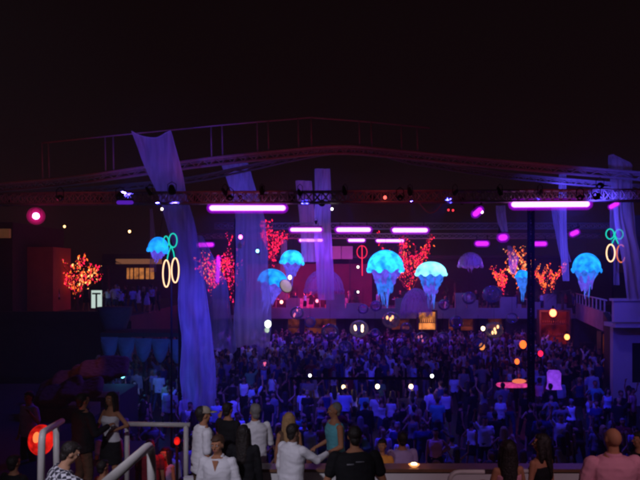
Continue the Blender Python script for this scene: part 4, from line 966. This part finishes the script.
def build_parts(fig, top, bottom, hair, voxel, fine, seed):
    g = Geo(); fig.torso(g); fig.head(g)
    for sd in (-1, 1): fig.arm(g, sd); fig.leg(g, sd); 
    if fine:
        for sd in (-1, 1): fig.hand(g, sd)
    fig.fin(g); body = fuse(g, voxel, 2)
    if not fine:                                   # fingers too thin for the coarse skin are joined on afterwards
        h = Geo()
        for sd in (-1, 1): fig.hand(h, sd, False)
        fig.fin(h)
        v0 = [tuple(v.co) for v in body.vertices]; f0 = [tuple(p.vertices) for p in body.polygons]; k = len(v0)
        body = bpy.data.meshes.new('body'); body.from_pydata(v0+h.v, [], f0+[tuple(i+k for i in f) for f in h.f]); body.polygons.foreach_set('use_smooth', [True]*len(body.polygons))
    parts = {}
    g = Geo()
    if top in ('tee', 'shirt', 'tank', 'open', 'strap', 'dress'):
        inf = {'tee': .016, 'shirt': .02, 'tank': .014, 'open': .02, 'strap': .008, 'dress': .010}[top]
        fig.torso(g, inf, .84 if top in ('tee', 'shirt', 'open') else .93, 1.47 if top in ('tee', 'shirt', 'open') else 1.43 if top != 'strap' else 1.36, loose=top in ('tee', 'shirt', 'open'))
        if top == 'tee':
            for sd in (-1, 1): fig.arm(g, sd, .018, .62)
        if top == 'open':
            for sd in (-1, 1): fig.arm(g, sd, .02, .8)
        if top == 'shirt':
            for sd in (-1, 1): fig.arm(g, sd, .014, 1.93)
        if top in ('shirt', 'open'):               # collar
            a = len(g.v); g.loft([(0, -.012, 1.42, .10, .075), (0, -.014, 1.47, .078, .07), (0, -.016, 1.50, .074, .070)], 18); g.tf(fig.up, a)
        if top == 'tank':
            for sd in (-1, 1): a = len(g.v); g.caps((sd*.10, 0, 1.40), (sd*.13*fig.b, 0, 1.42), .05, .045); g.tf(fig.up, a)
        if top == 'dress': g.loft([(0, 0, .55, .22, .18), (0, 0, .7, .21, .17), (0, 0, .86, .19, .14), (0, 0, .98, .155, .115)], 22)
        parts['dress' if top == 'dress' else 'shirt'] = fuse(fig.fin(g), voxel, 1, .007 if fine else .006, 4, seed)
    g = Geo()
    if bottom == 'trousers':
        fig.torso(g, .016, .84, 1.03)
        for sd in (-1, 1): fig.leg(g, sd, .018, 1.95, False)
        parts['trousers'] = fuse(fig.fin(g), voxel, 1, .005, 5, seed+4)
    elif bottom == 'shorts':
        fig.torso(g, .016, .84, 1.03)
        for sd in (-1, 1): fig.leg(g, sd, .03, .85, False)
        parts['shorts'] = fuse(fig.fin(g), voxel, 1, .005, 5, seed+4)
    elif bottom == 'skirt':
        g.loft([(0, 0, .55, .20, .17), (0, 0, .7, .2, .165), (0, 0, .86, .19, .14), (0, 0, .98, .16, .12), (0, 0, 1.02, .145, .11)], 22)
        parts['skirt'] = fuse(fig.fin(g), voxel, 1, .006, 4, seed+4)
    if hair:
        g = Geo(); fig.hairgeo(g, hair); parts['hair'] = fuse(fig.fin(g), voxel*.9, 1, .006, 14, seed+9, True)
    return body, parts

GP = 'people standing near the terrace wall'
def hero(px, d, zf, face, label, sex='m', top=('tee', 'white'), bottom=('trousers', 'denim'), hair=('short', 'dark'), arms=None, lean=0, turn=0, H=1.75, build=1.0, skin=0, group=GP, seed=0, eyes=True, y=None):
    """face: direction faced in degrees, 0 = away from the camera, 90 = to the left of the picture, 180 = to the camera"""
    fig = Fig(sex, arms, R(lean), R(turn), H=H, build=build)
    body, parts = build_parts(fig, top[0], bottom[0], hair[0] if hair else None, .0095, True, seed)
    body.materials.append(SK[skin]); o = bpy.data.objects.new('person', body); COL.objects.link(o)
    o.location = (X(px, d), d, zf+.012); o.rotation_euler = (0, 0, R(face)); tag(o, label, 'person', group)
    for nm, me in parts.items():
        m = HR[hair[1]] if nm == 'hair' else CL[top[1] if nm in ('shirt', 'dress') else bottom[1]]
        me.materials.append(m); c = bpy.data.objects.new(nm, me); COL.objects.link(c); c.parent = o
    if eyes:
        for q in (-1, 1):
            g = Geo().ell((q*.031, .079, 1.652), (.0125, .008, .0085), 10, 7); g.tf(fig.headm); fig.fin(g); e = g.obj('eye', EYEW, o)
            g = Geo().ell((q*.031, .0855, 1.652), (.0058, .004, .0062), 8, 5); g.tf(fig.headm); fig.fin(g); g.obj('iris', EYED, e)
            g = Geo().caps((q*.016, .088, 1.672), (q*.046, .078, 1.674), .0045, .004, 6); g.tf(fig.headm); fig.fin(g); g.obj('eyebrow', HR['dark'], o)
        g = Geo().caps((-.019, .083, 1.585), (.019, .083, 1.585), .0075, .0075, 8); g.tf(fig.headm); fig.fin(g); g.obj('mouth', LIP, o)
    o['_k'] = 0; del o['_k']
    return o, fig
def attach(o, fig, geo, name, mat, head=False):
    geo.tf(fig.headm if head else fig.up); fig.fin(geo); return geo.obj(name, mat, o)

ZT = 2.4
o = empty('lantern', P(177, 441, 12.8)); tag(o, 'dim red lantern behind the level rail beside the cap person', 'lantern', 'near lanterns')  # added lantern that reddens the people behind the rail
Geo().ell((0, 0, 0), (.06, .06, .08), 16, 9).obj('shade', mred, o); Geo().tube([(0, 0, .02-o.location.z), (0, 0, -.1)], .03).obj('stand', M['black'], o); lamp('lantern_light', 'POINT', o.location+Vector((-.1, -.25, .1)), 7, (1, .02, .02), parent=o, size=.1)
# person in the pale cap
o, fg = hero(201, 9.45, ZT+.16, -62, 'person in white short sleeved shirt and pale cap, in profile by the widest drape', top=('open', 'white'), bottom=('trousers', 'brown'), hair=('receding', 'dark'), arms=(((.1, -.05, -1), (.05, .2, -1)), ((.12, .05, -1), (.02, .35, -1))), H=1.80, seed=1, lean=4)
cap = Geo().ell((0, -.012, 1.685), (.088, .108, .085), 20, 9, z0=-5); cap.loft([(0, .0, 1.69, .086, .106), (0, .0, 1.675, .088, .108)], 20); c_ = attach(o, fg, cap, 'cap', CL['beige'], True)
br = Geo().loft([(0, .115, 1.685, .07, .075), (0, .118, 1.678, .072, .078)], 18); attach(o, fg, br, 'cap_peak', CL['beige'], True)
S, E, W_, v_ = fg.J[-1]; wt = Geo().caps(W_-v_*.02, W_+v_*.0, .034, .034, 12); attach(o, fg, wt, 'watch', M['rail'])
g = Geo().loft([(0, .118, 1.40, .05, .02), (0, .128, 1.25, .045, .02), (0, .13, 1.1, .055, .02), (0, .125, .95, .06, .02)], 14); attach(o, fg, g, 'vest', CL['grey'])
# person facing the camera
o, fg = hero(219, 8.5, 2.46, 172, 'brown haired person in thin white buttoned shirt facing the camera, lowest left of the group', top=('shirt', 'white'), bottom=('trousers', 'denim'), hair=('short', 'brown'), arms=(((.25, .05, -1), (.1, .3, -1)), ((.25, .05, -1), (.1, .3, -1))), H=1.74, skin=0, seed=2, lean=6, turn=-8, build=1.03)
g = Geo()
for i in range(6): g.ell((0, .143-abs(i-2)*.004, 1.36-i*.075), (.007, .004, .007), 8, 5)
attach(o, fg, g, 'buttons', M['rail'])
g = Geo().add([(-.045, .118, 1.47), (.045, .118, 1.47), (.0, .146, 1.33), (-.012, .142, 1.36)], [(0, 3, 2, 1)]); attach(o, fg, g, 'open_neck', SK[0])
# dark figure and white-shirted one behind
hero(243.5, 9.4, ZT, -8, 'dark clothed person seen from behind beside the buttoned white shirt', top=('shirt', 'black'), bottom=('trousers', 'black'), hair=('long', 'dark'), arms=(((.3, .2, -1), (.1, .9, .4)), DOWN), H=1.70, seed=3, sex='m')
hero(255, 10.6, ZT-.1, 24, 'person in loose white shirt just beyond the dark clothed person', top=('shirt', 'white'), bottom=('trousers', 'denim'), hair=('short', 'grey'), arms=(DOWN, ((.3, .1, -1), (-.1, .7, -.2))), H=1.86, seed=4)
hero(228, 10.9, ZT, -30, 'person in black T-shirt raising a hand behind the person in the pale cap', top=('tee', 'black'), bottom=('trousers', 'black'), hair=('short', 'dark'), arms=(((.3, .3, -.6), (.2, .4, 1)), DOWN), H=1.72, seed=5)
# blonde + pointing person
hero(289, 10.5, ZT-.14, 10, 'person with long blond hair behind the pointing person', 'f', ('tank', 'brown'), ('trousers', 'denim'), ('long', 'blond'), H=1.78, seed=6)
o, fg = hero(291, 8.9, ZT+.17, -42, 'dark haired person in long white shirt holding his arm out to the right', top=('shirt', 'white'), bottom=('trousers', 'denim'), hair=('short', 'dark'), arms=(DOWN, ((.35, .85, -.55), (-.12, 1, .22))), H=1.66, build=1.08, seed=7, lean=4, skin=2)
o, fg = hero(336, 10.5, ZT, 112, 'person with cropped hair in pale blue sleeveless vest, arm bent', top=('tank', 'turquoise'), bottom=('trousers', 'denim'), hair=('receding', 'grey'), arms=(((.15, .05, -1), (.0, .95, -.25)), ((.12, .05, -1), (-.05, .9, -.3))), H=1.80, build=1.06, seed=8, skin=0, lean=3)
# black T-shirt person
o, fg = hero(356, 7.6, 2.72, 4, 'broad person in black T-shirt with faint print across the back', top=('tee', 'black'), bottom=('trousers', 'black'), hair=('short', 'dark'), arms=(((.35, .2, -1), (-.1, .8, .1)), ((.35, .2, -1), (-.1, .8, .1))), H=1.78, build=1.28, seed=9, lean=12)
g = Geo().box(-.115, -.03, -.1535, -.1505, 1.325, 1.34); g.box(-.01, .09, -.1535, -.1505, 1.355, 1.366); attach(o, fg, g, 'print', CL['grey'])
hero(382, 10.7, 2.0, 165, 'person in glowing orange top right behind the broad person in black', 'f', ('tee', 'orange'), ('trousers', 'denim'), ('short', 'dark'), H=1.55, seed=10)
hero(402, 11.4, 1.6, 10, 'person in pale lilac top behind the counter candle', 'm', ('tee', 'lilac'), ('trousers', 'denim'), ('short', 'dark'), H=1.9, seed=12)
hero(436, 11.0, 1.3, 0, 'person in white top low behind the wall, right of the candle', 'm', ('tee', 'lilac'), ('trousers', 'denim'), ('short', 'brown'), H=1.8, seed=13)
# right hand group
hero(508, 7.3, 2.76, 12, 'dark haired person with bare shoulders and strap top at the bottom edge', 'f', ('strap', 'pink'), ('skirt', 'black'), ('long', 'dark'), arms=(((.3, .1, -1), (-.2, .8, .1)), ((.3, .1, -1), (-.2, .8, .1))), H=1.68, seed=14, skin=0, turn=-20, eyes=False)
hero(541, 7.8, 2.72, 30, 'dark haired person in black strap top turned left in profile', 'f', ('strap', 'black'), ('skirt', 'black'), ('long', 'dark'), H=1.66, seed=15, skin=0, turn=48)
o, fg = hero(613, 6.6, 2.96, 3, 'broad shaven headed person in pink shirt at the lower right corner', top=('shirt', 'pink'), bottom=('trousers', 'denim'), hair=None, arms=(((.35, .1, -1), (-.1, .5, -.6)), ((.35, .1, -1), (-.1, .5, -.6))), H=1.80, build=1.2, seed=16, skin=0, eyes=False)
hero(640, 9.0, ZT, 80, 'dark clothed person behind the pink shirt at the right edge', top=('tee', 'black'), bottom=('trousers', 'black'), hair=('short', 'dark'), H=1.7, seed=17)
# left hand group
hero(83, 11.0, ZT, -40, 'tall dark clothed person standing against the orange cushions', top=('shirt', 'black'), bottom=('trousers', 'brown'), hair=('short', 'dark'), arms=(DOWN, ((.3, .2, -1), (-.1, .9, .3))), H=1.86, build=1.12, seed=18)
hero(111, 11.4, ZT, 152, 'dark haired person in short white strapless top with hand on hip', 'f', ('strap', 'white'), ('skirt', 'black'), ('long', 'dark'), arms=(((.8, -.1, -.75), (-.85, .3, -.35)), ((.3, .3, -.9), (.2, .8, .3))), H=1.80, seed=19, skin=0)
hero(109, 13.6, 1.2, 20, 'person in violet lit T-shirt behind the level rail', 'm', ('tee', 'lilac'), ('trousers', 'denim'), ('short', 'dark'), H=1.9, seed=20)
hero(103, 10.2, 1.75, -30, 'person in red top low between the two rails', 'f', ('tank', 'dark_red'), ('trousers', 'denim'), ('short', 'dark'), H=1.6, seed=21)
hero(44, 6.6, 3.0, -60, 'person in checked shirt reaching a bare arm to the right at the lower left', top=('tee', 'checked'), bottom=('trousers', 'denim'), hair=('short', 'dark'), arms=(((.3, .9, -.35), (.05, 1, .06)), ((.3, .85, -.1), (.1, 1, .14))), H=1.62, seed=22, lean=24, skin=1)
hero(119, 8.6, 1.5, 40, 'person in pale blue shirt seated low behind the sloping rail', top=('shirt', 'pale_blue'), bottom=('trousers', 'denim'), hair=('short', 'dark'), H=1.75, seed=23, lean=20)
hero(29, 13.5, ZT-.35, 150, 'person in pale lilac shirt standing far left above the lantern', top=('open', 'lilac'), bottom=('trousers', 'black'), hair=('short', 'dark'), arms=(((.4, .1, -.6), (-.3, .5, .8)), DOWN), H=1.76, seed=24)
hero(14, 9.6, 1.9, -20, 'dark clothed person low at the left edge', top=('tee', 'black'), bottom=('trousers', 'black'), hair=('short', 'dark'), H=1.7, seed=25)
hero(150, 12.6, 1.2, 10, 'person in dark red top right above the middle of the level rail', top=('tee', 'dark_red'), bottom=('trousers', 'denim'), hair=('short', 'dark'), H=1.84, seed=26)
hero(165, 12.9, .9, 160, 'person in pale top just below the level rail, left of the cap person', top=('tank', 'lilac'), bottom=('trousers', 'denim'), hair=('long', 'dark'), H=1.9, seed=27, sex='f')

# ---------------------------------------------------------------- crowd prototypes
protos = []
spec = [('m', 'standing', 'tee', 'trousers', 'short'), ('f', 'standing', 'tank', 'trousers', 'long'), ('m', 'arm_up', 'tee', 'trousers', 'short'), ('f', 'arms_up', 'strap', 'skirt', 'long'), ('m', 'bent', 'shirt', 'trousers', 'short'),
        ('f', 'dancing', 'dress', None, 'long'), ('m', 'dancing', 'tee', 'shorts', 'receding'), ('f', 'hip', 'tank', 'skirt', 'bun'), ('m', 'drink', 'shirt', 'trousers', 'short'), ('f', 'drink', 'strap', 'trousers', 'long'), ('m', 'hip', 'tank', 'shorts', 'short'), ('f', 'bent', 'tee', 'trousers', 'bun')]
for i, (sx, ps, tp, bt, hr) in enumerate(spec):
    fg = Fig(sx, POSES[ps], R(random.uniform(0, 5)), R(random.uniform(-25, 25)), stance=random.uniform(.08, .3), H=1.76 if sx == 'm' else 1.66, build=random.uniform(.95, 1.1))
    body, parts = build_parts(fg, tp, bt, hr, .026, False, i*3)
    body.materials.append(SK[0])
    for m_ in parts.values(): m_.materials.append(CL['white'])
    protos.append((body, parts))
POSE_TXT = {'standing': 'standing', 'arm_up': 'one arm up', 'arms_up': 'both arms up', 'bent': 'arm bent', 'dancing': 'dancing', 'hip': 'hand on hip', 'drink': 'forearm raised'}
TOP_TXT = {'tee': 'T-shirt', 'tank': 'vest', 'strap': 'strapless top', 'shirt': 'shirt', 'dress': 'dress'}
tops = ['white']*7+['pale_blue']*3+['black']*11+['grey']*3+['dark_red']*2+['navy']*3+['green', 'turquoise', 'pink', 'lilac', 'lilac', 'beige']
bots = ['denim']*4+['black']*7+['white', 'brown', 'navy']
hrs = ['dark']*5+['brown']*3+['blond', 'grey']
def add_person(x_, y_, z_, ang, rg, group, pi=None, topc=None):
    i = rg.randrange(len(protos)) if pi is None else pi; body, parts = protos[i]; sx, ps, tp, bt, hr = spec[i]
    o = bpy.data.objects.new('person', body); COL.objects.link(o); o.location = (x_, y_, z_+.01); o.rotation_euler = (0, 0, ang); s = rg.uniform(.91, 1.07); o.scale = (s*rg.uniform(.95, 1.12), s, s)
    tc = topc or rg.choice(tops); bc = rg.choice(bots); hc = rg.choice(hrs)
    o.material_slots[0].link = 'OBJECT'; o.material_slots[0].material = rg.choice(SK)
    for nm, me in parts.items():
        c = bpy.data.objects.new(nm, me); COL.objects.link(c); c.parent = o; c.material_slots[0].link = 'OBJECT'
        c.material_slots[0].material = HR[hc] if nm == 'hair' else CL[tc if nm in ('shirt', 'dress') else bc]
    o['category'] = 'person'; o['group'] = group
    return (o, tc, TOP_TXT[tp], POSE_TXT[ps], hc, bc)
rg = random.Random(5); rec = []
placed = []
def free(x_, y_, m=.48):
    for (a, b) in placed:
        if (a-x_)**2+(b-y_)**2 < m*m: return False
    return True
blocked = [(X(531, 23.6), 23.6, .7), (X(183, 25.5), 25.5, .5), (X(237.5, 35), 35, .5), (X(512, 27), 27, .9), (X(554, 26), 26, .5)]
n_floor = 0; tries = 0
while n_floor < 244 and tries < 20000:
    tries += 1
    u = rg.random(); y_ = 13.0+(31.3-13.0)*(u**.95); px = rg.uniform(4, 636); x_ = X(px, y_)
    if y_ < 22.7 and px < 190 and not (x_ > -3.6 or (y_ > 15.5 and x_ > -6.2)): continue
    if y_ < 29 and X(288, 27) < x_ < X(438, 27) and 26.1 < y_ < 27.9: continue
    if px < 60 or (px < 110 and rg.random() < .6): continue
    if any((x_-a)**2+(y_-b)**2 < c*c for a, b, c in blocked): continue
    if x_ > 13.2 and y_ > 28.5: continue
    if not free(x_, y_, .5): continue
    placed.append((x_, y_)); n_floor += 1
    rec.append(add_person(x_, y_, 0.0, rg.choice((0, 0, R(180), rg.uniform(0, 6.28), rg.uniform(-.9, .9))), rg, 'people in the dance floor crowd'))
# people on the mezzanine and on the left terrace
mezz = []
for px, d, ang in ((108, 41, 20), (113, 42, 160), (118, 41.5, -40), (126, 43, 100), (138, 42.5, 10), (144, 41, 150), (150, 43, 60), (156, 42, 200), (86, 43, 0), (58, 43, 90), (121, 40.6, 0), (133, 41, 30), (147, 40.8, -20), (116, 40.7, 170), (152, 41.5, 0)):
    mezz.append(add_person(X(px, d), d, 3.65, R(ang), rg, 'people on the left terrace', topc=rg.choice(['white', 'pale_blue', 'lilac', 'black'])))
for px, d, ang in ((268, 55, 10), (311, 56, 170), (327, 55.5, 40), (349, 55, 90), (400, 55, 0), (455, 53.5, 30), (462, 53.3, -20), (469, 53.5, 120), (476, 54, 200), (483, 53.6, 80), (263, 54, 0), (288, 54.2, 30), (295, 54, 170), (305, 54, 60), (337, 54, 0), (378, 53.6, 90), (408, 54, 20), (501, 53.6, 0), (532, 54, 100), (508, 54, 10), (517, 54.5, 180), (542, 53.6, 20), (553, 54, 170), (566, 53.6, 90), (447, 54, 10), (490, 54, 0), (574, 50.5, 90)):
    mezz.append(add_person(X(px, d), d, 2.86, R(ang), rg, 'people on the mezzanine', topc=rg.choice(['black', 'black', 'navy', 'dark_red', 'white'])))
# labels: clothing, pose, row and nearest landmark
LM = [(150, 'left of widest drape'), (200, 'below widest drape'), (236, 'between drapes'), (275, 'below second drape'), (322, 'below small jellyfish'), (365, 'under middle pink tube'), (405, 'below largest jellyfish'), (450, 'below white jellyfish'), (500, 'below unlit shade'), (545, 'by black tower'), (585, 'below right pink tube'), (999, 'below right cherry sign')]
def lab(rc):
    o, tc, tt, pt, hc, bc = rc; px = 320+o.location.x/o.location.y*640
    lm = next(t_ for a, t_ in LM if px < a)
    if o['group'] == 'people in the dance floor crowd': row = 'near' if o.location.y < 20 else 'middle' if o.location.y < 29 else 'far'; where = row+' crowd '+lm
    elif 'mezz' in o['group']: where = 'mezzanine '+lm.replace('below', 'behind').replace('under', 'behind')
    else: where = 'on left terrace near fiery tree'
    return '%s haired person, %s %s, %s, %s' % (hc, {'pale_blue': 'blue', 'dark_red': 'maroon'}.get(tc, tc), tt, pt, where)
byl = {}
for rc in rec+mezz: byl.setdefault(lab(rc), []).append(rc[0])
for l, os_ in byl.items():
    if len(os_) == 1: os_[0]['label'] = l
    else:
        os_.sort(key=lambda q: q.location.x/q.location.y)
        for i, q in enumerate(os_):
            w_ = ['leftmost', 'rightmost'][i] if len(os_) == 2 else ['leftmost', 'middle', 'rightmost'][min(i, 2)]
            q['label'] = l+', '+w_
# far crowd as one mass
def lowfig(i):
    sx, ps, tp, bt, hr = spec[i]; fg = Fig(sx, POSES[ps], 0, 0, H=1.74 if sx == 'm' else 1.65); out = []
    def grab(g, vox, mi):
        me = fuse(fg.fin(g), vox, 1); out.append(([tuple(v.co) for v in me.vertices], [tuple(p.vertices) for p in me.polygons], mi)); bpy.data.meshes.remove(me)
    g = Geo(); fg.torso(g); fg.head(g)
    for sd in (-1, 1): fg.arm(g, sd); fg.hand(g, sd, False); fg.leg(g, sd)
    grab(g, .05, 0)
    g = Geo(); fg.torso(g, .03, .84, 1.43, True)
    for sd in (-1, 1): fg.arm(g, sd, .03, .8)
    grab(g, .06, 1)
    g = Geo()
    for sd in (-1, 1): fg.leg(g, sd, .03, 1.95, False)
    grab(g, .06, 2)
    g = Geo(); fg.hairgeo(g, hr); grab(g, .05, 3); return out
lows = [lowfig(i) for i in (0, 1, 2, 3, 4, 6)]
far = Geo(); fm = [SK[0], SK[1], HR['dark'], HR['brown']]+[CL[c] for c in ('white', 'pale_blue', 'black', 'navy', 'dark_red', 'lilac', 'grey')]; pl2 = []
n = 0; tries = 0
while n < 640 and tries < 20000:
    tries += 1; y_ = rg.uniform(31.6, 51.2); px = rg.uniform(95, 604); x_ = X(px, y_)
    if y_ > 37.5 and x_ < -11.4: continue
    if x_ > 17.0-(40-y_)*-.25+0 and x_ > 16.6: continue
    if any((a-x_)**2+(b-y_)**2 < .3 for a, b in pl2): continue
    pl2.append((x_, y_)); n += 1; c, s_ = math.cos(rg.random()*6.28), 0; a = rg.random()*6.28; c, s_ = math.cos(a), math.sin(a)
    tp_ = 4+rg.choice((0, 0, 1, 2, 2, 2, 2, 3, 3, 4, 5, 6)); bt_ = rg.choice((6, 7, 10)); hr_ = rg.choice((2, 3)); sk_ = rg.choice((0, 1))
    for vs, fs, mi in rg.choice(lows):
        far.add([(x_+c*v[0]-s_*v[1], y_+s_*v[0]+c*v[1], v[2]+.01) for v in vs], fs, (sk_, tp_, bt_, hr_)[mi])
tag(far.obj('crowd', fm), 'dense far part of the dance floor crowd below the mezzanine', 'crowd', kind='stuff')

# ---------------------------------------------------------------- thin haze volume, added for a glow around the lamps
g = Geo().box(-36, 40, -8, 90, -1.3, 13.5)
hm = bpy.data.materials.new('haze_air'); hm.use_nodes = True; n = hm.node_tree; n.nodes.clear()
pv = n.nodes.new('ShaderNodeVolumePrincipled'); pv.inputs['Color'].default_value = (.9, .9, .92, 1); pv.inputs['Density'].default_value = .0023; pv.inputs['Anisotropy'].default_value = .3
ou = n.nodes.new('ShaderNodeOutputMaterial'); n.links.new(pv.outputs[0], ou.inputs['Volume'])
tag(g.obj('haze', hm, smooth=False), kind='stuff')

for o in bpy.data.objects:
    if 'label' in o and len(o['label'].split()) > 16: print('LONG', o.name, o['label'])
